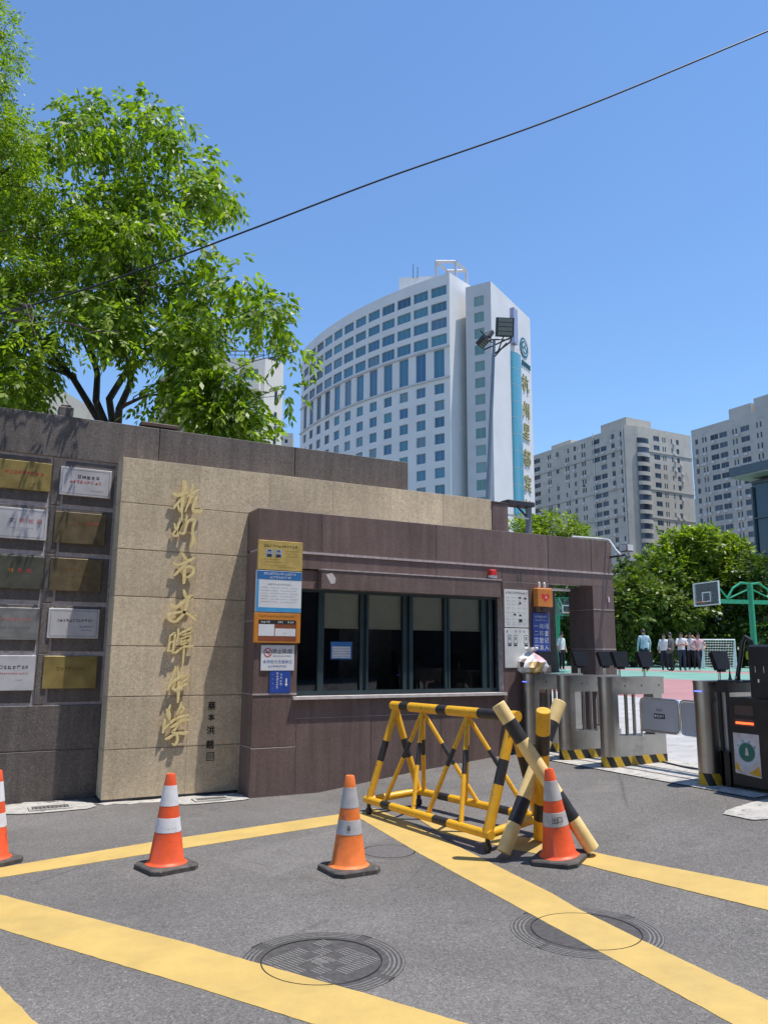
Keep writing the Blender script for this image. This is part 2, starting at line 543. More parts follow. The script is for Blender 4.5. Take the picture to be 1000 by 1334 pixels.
    def ring(self, c, r0, r1, n=40, m=0, a0=0.0, a1=2 * math.pi, frame=None, squash=1.0):
        U, V = frame or (Vector((1, 0, 0)), Vector((0, 1, 0)))
        c = Vector(c)
        vs, fs = [], []
        for k in range(n + 1):
            t = a0 + (a1 - a0) * k / n
            d = U * math.cos(t) + V * (squash * math.sin(t))
            vs += [tuple(c + d * r0), tuple(c + d * r1)]
        for k in range(n):
            fs.append((2 * k, 2 * k + 1, 2 * k + 3, 2 * k + 2))
        return self.add(vs, fs, m)

    def text(self, s, size, c, m=0, U=(1, 0, 0), V=(0, 0, 1), depth=0.0):
        vs, fs = txt_data(s)
        U, V, c = Vector(U), Vector(V), Vector(c)
        Nn = U.cross(V)
        pts = [tuple(c + U * (x * size) + V * (y * size)) for x, y in vs]
        self.add(pts, fs, m)
        if depth:
            pts2 = [tuple(Vector(p) - Nn * depth) for p in pts]
            o = len(self.v) - len(pts)
            o2 = len(self.v)
            self.v.extend(pts2)
            edges = {}
            for f in fs:
                for i in range(len(f)):
                    a, b = f[i], f[(i + 1) % len(f)]
                    edges[(a, b)] = 1
            for (a, b) in edges:
                if (b, a) not in edges:
                    self.f.append((o + b, o + a, o2 + a, o2 + b))
                    self.m.append(m)
        return self

    def scribble(self, x0, x1, z, h, y, rg, m=0, gap=0.25, U=None):
        """a row of print too small to read: separate little marks"""
        x = x0
        while x < x1 - h * 0.4:
            w = min(h * rg.uniform(0.75, 1.0), x1 - x)
            q = rg.random
            bars = [(0.0 + 0.2 * q(), 0.8 + 0.2 * q(), c, c + 0.13) for c in rg.sample((0.0, 0.2, 0.42, 0.62, 0.82), rg.choice((2, 3)))]
            bars += [(c, c + 0.13, 0.1 * q(), 0.75 + 0.2 * q()) for c in rg.sample((0.05, 0.25, 0.45, 0.65, 0.85), rg.choice((1, 2)))]
            for (a, b, c, d) in bars:
                if True:
                    self.quad((x + a * w, y, z + c * h), (x + b * w, y, z + c * h), (x + b * w, y, z + d * h), (x + a * w, y, z + d * h), m)
            x += w * (1 + gap)
        return self

    def rect(self, x0, x1, z0, z1, y, m=0):
        return self.quad((x0, y, z0), (x1, y, z0), (x1, y, z1), (x0, y, z1), m)

    def build(self, name, mats, parent=None, loc=None, smooth=False, angle=35):
        me = bpy.data.meshes.new(name)
        v = self.v
        if loc is not None and any(loc):
            v = [(p[0] - loc[0], p[1] - loc[1], p[2] - loc[2]) for p in v]
        me.from_pydata(v, [], self.f)
        mats = mats if isinstance(mats, (list, tuple)) else [mats]
        for k in mats:
            me.materials.append(MATS[k])
        if len(mats) > 1:
            me.polygons.foreach_set('material_index', self.m)
        me.update()
        if smooth:
            me.polygons.foreach_set('use_smooth', [True] * len(me.polygons))
            try:
                me.set_sharp_from_angle(angle=R(angle))
            except Exception:
                pass
        o = bpy.data.objects.new(name, me)
        COL.objects.link(o)
        if parent is not None:
            o.parent = parent
        elif loc is not None:
            o.location = loc
        return o


_TXT = {}


def txt_data(s):
    if s not in _TXT:
        cu = bpy.data.curves.new('t', 'FONT')
        cu.body = s
        cu.align_x = 'CENTER'
        cu.align_y = 'CENTER'
        cu.resolution_u = 2
        ob = bpy.data.objects.new('t', cu)
        COL.objects.link(ob)
        dg = bpy.context.evaluated_depsgraph_get()
        me = bpy.data.meshes.new_from_object(ob.evaluated_get(dg))
        vs = [(v.co.x, v.co.y) for v in me.vertices]
        fs = [tuple(p.vertices) for p in me.polygons]
        bpy.data.objects.remove(ob)
        bpy.data.curves.remove(cu)
        bpy.data.meshes.remove(me)
        if vs:   # centre on the glyph box
            cx = (min(v[0] for v in vs) + max(v[0] for v in vs)) / 2
            cy = (min(v[1] for v in vs) + max(v[1] for v in vs)) / 2
            vs = [(x - cx, y - cy) for x, y in vs]
        _TXT[s] = (vs, fs)
    return _TXT[s]


def tag(o, label=None, cat=None, group=None, kind=None):
    if label:
        o['label'] = label
    if cat:
        o['category'] = cat
    if group:
        o['group'] = group
    if kind:
        o['kind'] = kind
    return o


def thing(name, label, cat, loc=(0, 0, 0), rz=0.0, group=None):
    o = bpy.data.objects.new(name, None)
    o.empty_display_size = 0.2
    COL.objects.link(o)
    o.location = loc
    o.rotation_euler = (0, 0, rz)
    return tag(o, label, cat, group)


def copy_tree(o, parent=None):
    c = o.copy()
    COL.objects.link(c)
    c.parent = parent
    for ch in list(o.children):
        copy_tree(ch, c)
    return c


def inst(name, me, parent, loc=(0, 0, 0), rz=0.0, scale=None):
    o = bpy.data.objects.new(name, me)
    COL.objects.link(o)
    o.parent = parent
    o.location = loc
    o.rotation_euler = (0, 0, rz)
    if scale:
        o.scale = scale
    return o


def G(x):
    """street level, the ramp up through the school gate, the raised court beyond"""
    if x <= 3.75:
        return 0.0
    if x <= 5.0:
        return 0.15 * (x - 3.75) / 1.25
    if x <= 6.5:
        return 0.15 + 0.14 * (x - 5.0) / 1.5
    if x <= 25:
        return 0.29 + 0.56 * (x - 6.5) / 18.5
    return 0.85


# ------------------------------------------------------------------ ground, court, markings
def sheet(name, xs, ys, dz, mat, kind='structure', label=None):
    mb = MB()
    vs = [(x, y, G(x) + dz) for x in xs for y in ys]
    n = len(ys)
    fs = [(i * n + j, (i + 1) * n + j, (i + 1) * n + j + 1, i * n + j + 1) for i in range(len(xs) - 1) for j in range(n - 1)]
    mb.add(vs, fs)
    o = mb.build(name, mat)
    o['kind'] = kind
    if label:
        o['label'] = label
    return o


sheet('road', [-900, -60, -10, 0, 3.75, 5.0, 6.5, 12, 25, 60, 900], [-900, -50, 0, 10, 50, 900], 0.0, 'asphalt')
sheet('pavement', [6.85, 10, 14.75], [-25, 0, 12, 45], 0.004, 'pavement')
sheet('court_red_band', [14.75, 21.7], [-25, 0, 12, 45], 0.004, 'court_red')
sheet('court_green_band', [21.7, 25, 27.6], [-25, 0, 12, 60], 0.004, 'court_green')
sheet('court_red_lane', [27.6, 30.8], [-25, 0, 12, 60], 0.004, 'court_red')
sheet('court_green_field', [30.8, 75], [-30, 0, 30, 90], 0.004, 'court_green')


def strip(name, left, right, dz, mat, rg, jit=0.0014, step=0.05):
    """painted strip between two edge polylines laid on the ground, edges a little ragged"""
    def res(pl, n):
        pl = [Vector(p) for p in pl]
        L = [0]
        for a, b in zip(pl, pl[1:]):
            L.append(L[-1] + (b - a).length)
        out = []
        for k in range(n + 1):
            s = L[-1] * k / n
            i = max(j for j in range(len(L) - 1) if L[j] <= s + 1e-9)
            t = (s - L[i]) / max(1e-9, L[i + 1] - L[i])
            out.append(pl[i].lerp(pl[i + 1], t))
        return out
    n = int(max(sum((Vector(b) - Vector(a)).length for a, b in zip(left, left[1:])), 0.3) / step)
    A, B = res(left, n), res(right, n)
    mb = MB()
    K = 4
    for k in range(n + 1):
        a = A[k] + Vector((rg.gauss(0, jit), rg.gauss(0, jit)))
        b = B[k] + Vector((rg.gauss(0, jit), rg.gauss(0, jit)))
        for i in range(K + 1):
            q = a.lerp(b, i / K)
            mb.v.append((q.x, q.y, G(q.x) + dz))
    for k in range(n):
        for i in range(K):
            o = k * (K + 1) + i
            mb.f.append((o, o + 1, o + K + 2, o + K + 1))
            mb.m.append(0)
    # thickness of the paint or cement film down to the road
    nb = len(mb.v)
    mb.v += [(x, y, z - dz - 0.001) for x, y, z in mb.v[:nb]]
    W = K + 1
    for k in range(n):
        for i in (0, K):
            a, b = k * W + i, (k + 1) * W + i
            mb.f.append((a, b, nb + b, nb + a))
            mb.m.append(0)
    o = mb.build(name, mat)
    o['kind'] = 'structure'
    return o


rg = random.Random(3)
strip('yellow_line', [(-1.5, 6.25), (0.42, 6.68), (1.59, 7.0), (3.45, 7.36)], [(-1.5, 5.98), (0.41, 6.40), (1.5, 6.62), (3.38, 6.98)], 0.003, 'yellow_paint', rg)
strip('yellow_line', [(3.86, 7.42), (3.83, 6.6), (3.75, 5.65), (3.60, 4.37), (3.54, 4.08), (3.47, 3.39), (3.40, 2.5), (3.36, 1.9)],
      [(3.56, 7.28), (3.46, 6.5), (3.36, 5.7), (3.26, 4.63), (3.22, 4.21), (3.15, 3.46), (3.06, 2.5), (3.0, 1.9)], 0.003, 'yellow_paint', rg)
strip('yellow_line', [(4.02, 7.05), (4.12, 6.3), (4.36, 5.06), (4.43, 4.62), (4.67, 3.57), (4.95, 2.3)], [(3.86, 6.2), (3.95, 5.7), (4.14, 4.80), (4.20, 4.35), (4.36, 3.32), (4.6, 2.2)], 0.0045, 'yellow_paint', rg)
strip('yellow_line', [(-0.6, 7.5), (0.39, 5.97), (1.26, 4.54), (1.45, 4.19), (1.84, 3.5), (2.05, 3.1), (2.5, 2.3)], [(-0.9, 7.0), (0.36, 5.26), (1.12, 4.0), (1.46, 3.41), (1.75, 2.9), (2.2, 2.1)], 0.003, 'yellow_paint', rg)
strip('yellow_line', [(-1.2, 5.2), (0.32, 4.41), (0.47, 3.80), (0.75, 2.9)], [(-1.2, 4.6), (0.0, 4.2), (0.2, 3.7), (0.45, 2.9)], 0.003, 'yellow_paint', rg)


def blotch(name, cx, cy, rx, ry, dz, mat, rg, n=22, jit=0.05):
    mb = MB()
    mb.v.append((cx, cy, G(cx) + dz))
    for k in range(n):
        t = 2 * math.pi * k / n
        e = 4.0
        q = (abs(math.cos(t)) ** e + abs(math.sin(t)) ** e) ** (-1 / e)
        r = q * rg.uniform(1 - jit, 1 + jit)
        x = cx + rx * r * math.cos(t)
        mb.v.append((x, cy + ry * r * math.sin(t), G(x) + dz))
    for k in range(n):
        mb.f.append((0, 1 + k, 1 + (k + 1) % n))
        mb.m.append(0)
    o = mb.build(name, mat)
    o['kind'] = 'structure'
    return o


# cement along the foot of the wall and round the drains
strip('cement_edging', [(-3, 9.26), (0, 9.26), (1.3, 9.26)], [(-3, 8.92), (0.2, 8.95), (1.4, 8.86)], 0.005, 'concrete', rg, 0.03, 0.08)
strip('cement_edging', [(1.4, 8.94), (2.2, 8.94), (2.9, 8.94)], [(1.4, 8.80), (2.2, 8.72), (2.95, 8.74)], 0.005, 'concrete', rg, 0.03, 0.08)
blotch('cement_patch', 0.97, 8.86, 0.42, 0.20, 0.009, 'concrete', rg)
blotch('cement_patch', 2.52, 8.62, 0.40, 0.17, 0.009, 'concrete', rg)
blotch('cement_patch', 6.25, 4.70, 0.42, 0.22, 0.009, 'concrete', rg)
sheet('turnstile_plinth', [6.45, 6.5, 7.0, 7.62], [5.0, 6, 7, 8.6], 0.010, 'concrete')
for x_ in (6.72, 7.02, 7.32):
    sheet('plinth_groove', [x_, x_ + 0.02], [5.0, 8.6], 0.014, 'dark_inside')


def drain(cx, cy, w, d, label):
    t = thing('drain_cover', label, 'drain cover', (cx, cy, G(cx)))
    fr = MB()
    for x0, x1, y0, y1 in ((-w, w, -d, -d + 0.03), (-w, w, d - 0.03, d), (-w, -w + 0.03, -d + 0.03, d - 0.03), (w - 0.03, w, -d + 0.03, d - 0.03)):
        fr.box(x0, x1, y0, y1, 0.0, 0.022)
    fr.build('frame', 'concrete', t)

    b = MB()
    b.box(-w + 0.031, w - 0.031, -d + 0.031, d - 0.031, 0.0, 0.012)
    b.build('plate', 'cast_iron', t)
    n = 9
    for k in range(n):
        x = -w + 0.05 + (2 * w - 0.1) * k / (n - 1)
        s = MB()
        s.box(x - 0.008, x + 0.008, -d + 0.036, d - 0.036, 0.0125, 0.018)
        s.build('slat', 'worn_iron', t)
    return t


drain(0.97, 8.86, 0.20, 0.11, 'small rectangular iron drain cover in cement below the plaque wall')
drain(2.53, 8.62, 0.19, 0.09, 'small rectangular drain cover at the foot of the tan stone wall')


def manhole(cx, cy, label, rot, lid_r=0.31, fr_r=0.42, pattern=True, faint=False):
    z = G(cx)
    t = thing('manhole_cover', label, 'manhole cover', (cx, cy, z), rot)
    if faint:
        f = MB()
        f.ring((0, 0, 0.001), lid_r, fr_r)
        f.build('frame', 'pebble_grey', t)
        l = MB()
        l.disc((0, 0, 0.0016), lid_r - 0.008)
        l.build('lid', 'pebble_grey', t)
        g = MB()
        g.ring((0, 0, 0.0013), lid_r - 0.008, lid_r + 0.004)
        g.build('gap', 'iron_gap', t)
        return t
    f = MB()
    f.ring((0, 0, 0.0010), lid_r, fr_r, 64)
    f.build('frame', 'cast_iron', t)
    ribs = MB()
    for r in (0.345, 0.368, 0.391, 0.414):
        for a0 in (0.25, 1.9, 3.4, 4.95):
            ribs.ring((0, 0, 0.0018), r, r + 0.009, 20, 0, a0, a0 + 1.42)
    ribs.build('frame_ribs', 'worn_iron', t)
    l = MB()
    l.disc((0, 0, 0.0011), lid_r - 0.010, 48)
    lid = l.build('lid', 'cast_iron', t)
    # raised bar pattern: a chequer of blocks of short bars
    if pattern:
        bars = MB()
        c = 0.088
        for i in range(-4, 5):
            for j in range(-4, 5):
                if (i + j) % 2 and (i * 2 + j) % 3:
                    continue
                x0, y0 = i * c, j * c
                if math.hypot(x0, y0) > lid_r - 0.055:
                    continue
                for k in range(4):
                    xx = x0 - c * 0.44 + k * c * 0.25
                    bars.box(xx, xx + 0.0095, y0 - c * 0.46, y0 + c * 0.46, 0.0012, 0.0022)
        bars.text('雨', 0.13, (0, 0, 0.0024), 0, (1, 0, 0), (0, 1, 0))
        bars.build('raised_bars', 'worn_iron', lid)
    g = MB()
    g.ring((0, 0, 0.0038), lid_r - 0.007, lid_r + 0.000, 64)
    g.build('gap', 'iron_gap', t)
    g2 = MB()
    g2.ring((0, 0, 0.0016), fr_r - 0.003, fr_r + 0.006, 64)
    g2.build('rim', 'iron_gap', t)
    return t


manhole(1.79, 4.01, 'large round iron manhole cover with bar pattern, its near edge under yellow paint', 0.35)
manhole(3.31, 3.74, 'round manhole cover crossed by a yellow line, right of the patterned one', 0.0, pattern=False)
manhole(3.18, 5.86, 'faint small round cover in the asphalt between cone and barrier', 0.0, 0.21, 0.25, faint=True)

# ------------------------------------------------------------------ walls of the gate
def stones(parent, cells, yf, d, mat, gap=0.012, rg=None, c=0.004, gx=None):
    rg = rg or random.Random(1)
    for (x0, x1, z0, z1) in cells:
        mb = MB()
        w, h = x1 - x0 - (gap if gx is None else gx), z1 - z0 - gap
        j = rg.uniform(0, 0.003)
        mb.slab(-w / 2, w / 2, -h / 2, h / 2, 0, d, c)
        o = mb.build('stone_panel', mat, parent)
        px, py, pz = parent.location if parent.parent is None else (0, 0, 0)
        o.location = ((x0 + x1) / 2 - px, yf + j - py, (z0 + z1) / 2 - pz)


def pbox(name, parent, x0, x1, y0, y1, z0, z1, mat, bev=0):
    """box part given in world coordinates under a parent Empty without rotation"""
    L = parent.location
    mb = MB()
    if bev:
        mb.cbox(x0 - L.x, x1 - L.x, y0 - L.y, y1 - L.y, z0 - L.z, z1 - L.z, bev)
    else:
        mb.box(x0 - L.x, x1 - L.x, y0 - L.y, y1 - L.y, z0 - L.z, z1 - L.z)
    return mb.build(name, mat, parent)


YD, YT, YB = 9.34, 8.953, 8.57      # front faces: plaque wall, tan wall, gatehouse

# plaque wall
pw = thing('plaque_wall', 'long dark speckled granite wall behind the plaques and the tan stone', 'wall', (0, YD, 0))
pbox('wall_core', pw, -5, 2.935, YD + 0.008, YD + 0.45, -0.3, 4.15, 'pale_mortar')
pbox('wall_core', pw, 2.937, 5.335, YD + 0.008, YD + 0.45, 3.17, 4.15, 'pale_mortar')
cells = []
for k in range(6):
    cells.append((-5 + k * 1.73, -5 + (k + 1) * 1.73 if k < 5 else 5.34, 3.69, 4.185))
xc = [-1.29, -0.72, -0.61, -0.03, 0.08, 0.185, 0.772, 0.882, 1.47]
rz = [0.985, 1.525, 2.065, 2.605, 3.145, 3.69]
for z0, z1 in [(-0.1, 0.515), (0.515, 0.985)]:
    cells += [(-5, -2.6, z0, z1), (-2.6, -1.2, z0, z1), (-1.2, 0.1, z0, z1), (0.1, 1.47, z0, z1)]
for z0, z1 in zip(rz, rz[1:]):
    cells += [(-5, -3.1, z0, z1), (-3.1, -1.29, z0, z1)]
    for a, b in zip(xc, xc[1:]):
        cells.append((a, b, z0, z1))
fields = [c_ for c_ in cells if c_[2] > 0.9 and c_[3] < 3.7 and c_[0] > -1.5 and c_[1] - c_[0] > 0.3]
cells = [c_ for c_ in cells if c_ not in fields]
stones(pw, fields, YD + 0.0, 0.03, 'dark_granite', 0.05, random.Random(6))
stones(pw, cells, YD - 0.014, 0.04, 'dark_granite', 0.012, random.Random(4))
pbox('coping', pw, -5, 5.335, YD + 0.035, YD + 0.45, 4.152, 4.183, 'dark_granite')

# tan name wall
tw = thing('name_wall', 'tan granite name wall carrying the gold brush characters', 'wall', (1.462, YT, 0))
pbox('wall_core', tw, 1.468, 3.09, YT + 0.012, YD - 0.004, 0.03, 3.69, 'tan_mortar')
pbox('wall_core', tw, 3.092, 6.47, YT + 0.012, YD - 0.004, 3.17, 3.69, 'tan_mortar')
tcols = [1.462, 2.33, 3.19, 4.03, 4.87, 5.67, 6.475]
tz = [0.025, 0.531, 1.075, 1.612, 2.147, 2.665, 3.183, 3.70]
tc = []
for z0, z1 in zip(tz, tz[1:]):
    for a, b in zip(tcols, tcols[1:]):
        if a >= 3.19 and z1 < 3.0:
            continue
        tc.append((a, b, z0, z1))
for (a, b, z0, z1) in tc:
    stones(tw, [(a, b, z0, z1)], YT, 0.30 if a < 1.5 else 0.05, 'tan_granite', 0.012, rnd, 0.0016, 0.0012)
pbox('coping', tw, 1.475, 6.47, YT + 0.055, YD - 0.004, 3.691, 3.697, 'tan_granite')
pbox('foot_gap', tw, 1.475, 2.92, YT + 0.02, YT + 0.2, -0.1, 0.028, 'dark_inside')

bp = thing('brown_pier', 'short brown granite pier at the right end of the tan wall', 'pier', (6.62, YT, 2.9))
stones(bp, [(6.478, 6.755, 2.9, 3.655)], YT - 0.01, 0.35, 'brown_granite', 0.004)
pbox('pier_cap', bp, 6.47, 6.763, YT - 0.02, YT + 0.36, 3.656, 3.675, 'roof_fixture')

# gatehouse
gh = thing('gatehouse', 'low brown granite guard house with a wide window and a doorway', 'guard house', (2.928, YB, 0))
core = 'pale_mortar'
XR = 8.33
pbox('wall_core', gh, 2.934, XR - 0.006, YB + 0.008, YB + 0.28, 2.535, 3.185, core)
pbox('wall_core', gh, 2.934, 3.45, YB + 0.008, YT + 0.2, -0.2, 2.52, core)
pbox('wall_core', gh, 3.452, 6.34, YB + 0.008, YB + 0.25, -0.2, 1.02, core)
pbox('wall_core', gh, 6.345, 7.140, YB + 0.008, YB + 0.25, -0.2, 2.52, core)
pbox('wall_core', gh, 7.936, XR - 0.006, YB + 0.008, YB + 0.50, -0.2, 2.52, core)
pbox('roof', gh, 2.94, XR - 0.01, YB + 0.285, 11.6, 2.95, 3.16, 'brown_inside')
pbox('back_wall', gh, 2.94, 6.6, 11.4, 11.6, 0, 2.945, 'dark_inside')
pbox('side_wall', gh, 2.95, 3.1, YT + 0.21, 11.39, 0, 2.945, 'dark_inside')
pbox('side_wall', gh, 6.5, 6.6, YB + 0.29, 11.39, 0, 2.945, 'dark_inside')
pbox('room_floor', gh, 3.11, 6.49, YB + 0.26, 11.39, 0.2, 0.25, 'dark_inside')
gc = []
for a, b in zip([2.928, 3.72, 5.32, 7.143, 7.93], [3.72, 5.32, 7.143, 7.93, XR]):
    gc.append((a, b, 2.712, 3.195))
for a, b in zip([3.40, 5.32, 6.345, 7.143], [5.32, 6.345, 7.143, XR]):
    gc.append((a, b, 2.515, 2.70))
gc.append((2.928, 3.40, 1.905, 2.70))
gc += [(2.928, 3.452, 1.095, 1.905), (2.928, 3.452, 0.52, 1.095), (2.928, 3.452, -0.1, 0.52)]
gc += [(3.455, 4.40, 0.82, 1.025), (4.40, 5.38, 0.82, 1.025), (5.38, 6.342, 0.82, 1.025), (3.455, 4.40, -0.1, 0.82), (4.40, 5.38, -0.1, 0.82), (5.38, 6.342, -0.1, 0.82)]
gc += [(6.345, 7.143, 1.63, 2.512), (6.345, 7.143, 0.82, 1.63), (6.345, 7.143, 0.0, 0.82)]
for cl in gc:
    left = cl[0] < 2.95
    stones(gh, [cl], YB, 0.375 if left else 0.03, 'brown_granite', 0.010, rnd, 0.003, 0.006)
for z0, z1 in ((2.19, 2.512), (1.635, 2.182), (1.085, 1.627), (0.1, 1.077)):
    pbox('stone_panel', gh, 7.933, XR, YB, YB + 0.51, z0, z1, 'brown_granite')
for x0_, x1_ in ((3.47, 7.143), (7.146, XR)):
    pbox('string_course', gh, x0_, x1_, YB - 0.012, YB + 0.004, 2.694, 2.720, 'pale_mortar')
pbox('string_course', gh, 7.934, XR - 0.001, YB - 0.006, YB - 0.0005, 2.180, 2.192, 'pale_mortar')
pbox('string_course', gh, 7.934, XR - 0.001, YB - 0.006, YB - 0.0005, 1.624, 1.638, 'pale_mortar')
pbox('string_course', gh, 2.93, 3.45, YB - 0.006, YB - 0.0005, 1.084, 1.102, 'pale_mortar')
# canopy over the window
can = pbox('canopy', gh, 3.70, 6.27, YB - 0.075, YB + 0.11, 2.292, 2.508, 'brown_granite')
pbox('canopy', gh, 3.46, 3.698, YB + 0.03, YB + 0.11, 2.292, 2.508, 'brown_granite')
pbox('canopy_trim', gh, 3.69, 6.285, YB - 0.082, YB - 0.001, 2.509, 2.524, 'pale_mortar')
pbox('sill', gh, 3.40, 6.36, YB - 0.05, YB + 0.09, 1.028, 1.062, 'sill_stone')
tl = MB()
tl.tube([(7.2 - 2.928, 0.28, 2.47), (7.75 - 2.928, 0.28, 2.47)], 0.022, 8)
tl.build('strip_lamp', 'white_metal', gh)
# chipped corner of the canopy
ch = MB()
ch.add([(3.75 - 2.928, -0.0765, 2.46), (3.83 - 2.928, -0.0765, 2.48), (3.88 - 2.928, -0.0765, 2.42), (3.87 - 2.928, -0.0765, 2.36), (3.82 - 2.928, -0.0765, 2.35)], [(0, 1, 2, 3, 4)])
ch.build('bare_patch', 'sill_stone', gh)
# window
YW = 8.68
wf = MB()
o0 = (2.928, YB, 0)


def wb(x0, x1, z0, z1, y0=YW, y1=YW + 0.06):
    wf.box(x0 - o0[0], x1 - o0[0], y0 - o0[1], y1 - o0[1], z0, z1)


wb(3.455, 6.34, 1.063, 1.115)
wb(3.455, 6.34, 2.262, 2.31)
for a, b in ((3.455, 3.49), (3.75, 3.825), (4.305, 4.335), (4.385, 4.415), (4.90, 4.94), (4.99, 5.04), (5.51, 5.545), (5.56, 5.59), (6.09, 6.15), (6.20, 6.26), (6.31, 6.34)):
    wb(a, b, 1.1155, 2.2615)
wf.box(4.3355 - o0[0], 4.3845 - o0[0], YW + 0.03 - o0[1], YW + 0.05 - o0[1], 1.1155, 2.2615)
wf.box(4.9405 - o0[0], 4.9895 - o0[0], YW + 0.03 - o0[1], YW + 0.05 - o0[1], 1.1155, 2.2615)
wf.box(6.1505 - o0[0], 6.1995 - o0[0], YW + 0.03 - o0[1], YW + 0.05 - o0[1], 1.1155, 2.2615)
window = wf.build('window', 'frame_teal', gh)
for a, b in ((3.49, 3.75), (3.825, 4.305), (4.415, 4.90), (5.04, 5.51), (5.59, 6.09), (6.26, 6.31)):
    q = MB()
    q.rect(a - o0[0], b - o0[0], 1.1155, 2.2615, YW + 0.035 - o0[1])
    q.build('pane', 'window_glass', window)
    if b - a > 0.3:
        bl = MB()
        zb = 1.868
        n = 10
        for k in range(n):
            z1 = 2.26 - (2.26 - zb) * k / n
            z0 = 2.26 - (2.26 - zb) * (k + 1) / n
            bl.quad((a - o0[0], YW + 0.075 - o0[1], z0), (b - o0[0], YW + 0.075 - o0[1], z0), (b - o0[0], YW + 0.062 - o0[1], z1), (a - o0[0], YW + 0.062 - o0[1], z1))
        bl.box(a - o0[0], b - o0[0], YW + 0.058 - o0[1], YW + 0.08 - o0[1], zb - 0.025, zb - 0.002)
        bl.build('blind', 'blind', window)
# desk and chair back dimly seen inside
pbox('desk', gh, 3.7, 6.2, 9.15, 9.75, 0.95, 1.0, 'grey_plate')
pbox('locker', gh, 5.1, 6.0, 11.0, 11.35, 0.26, 2.0, 'grey_plate')

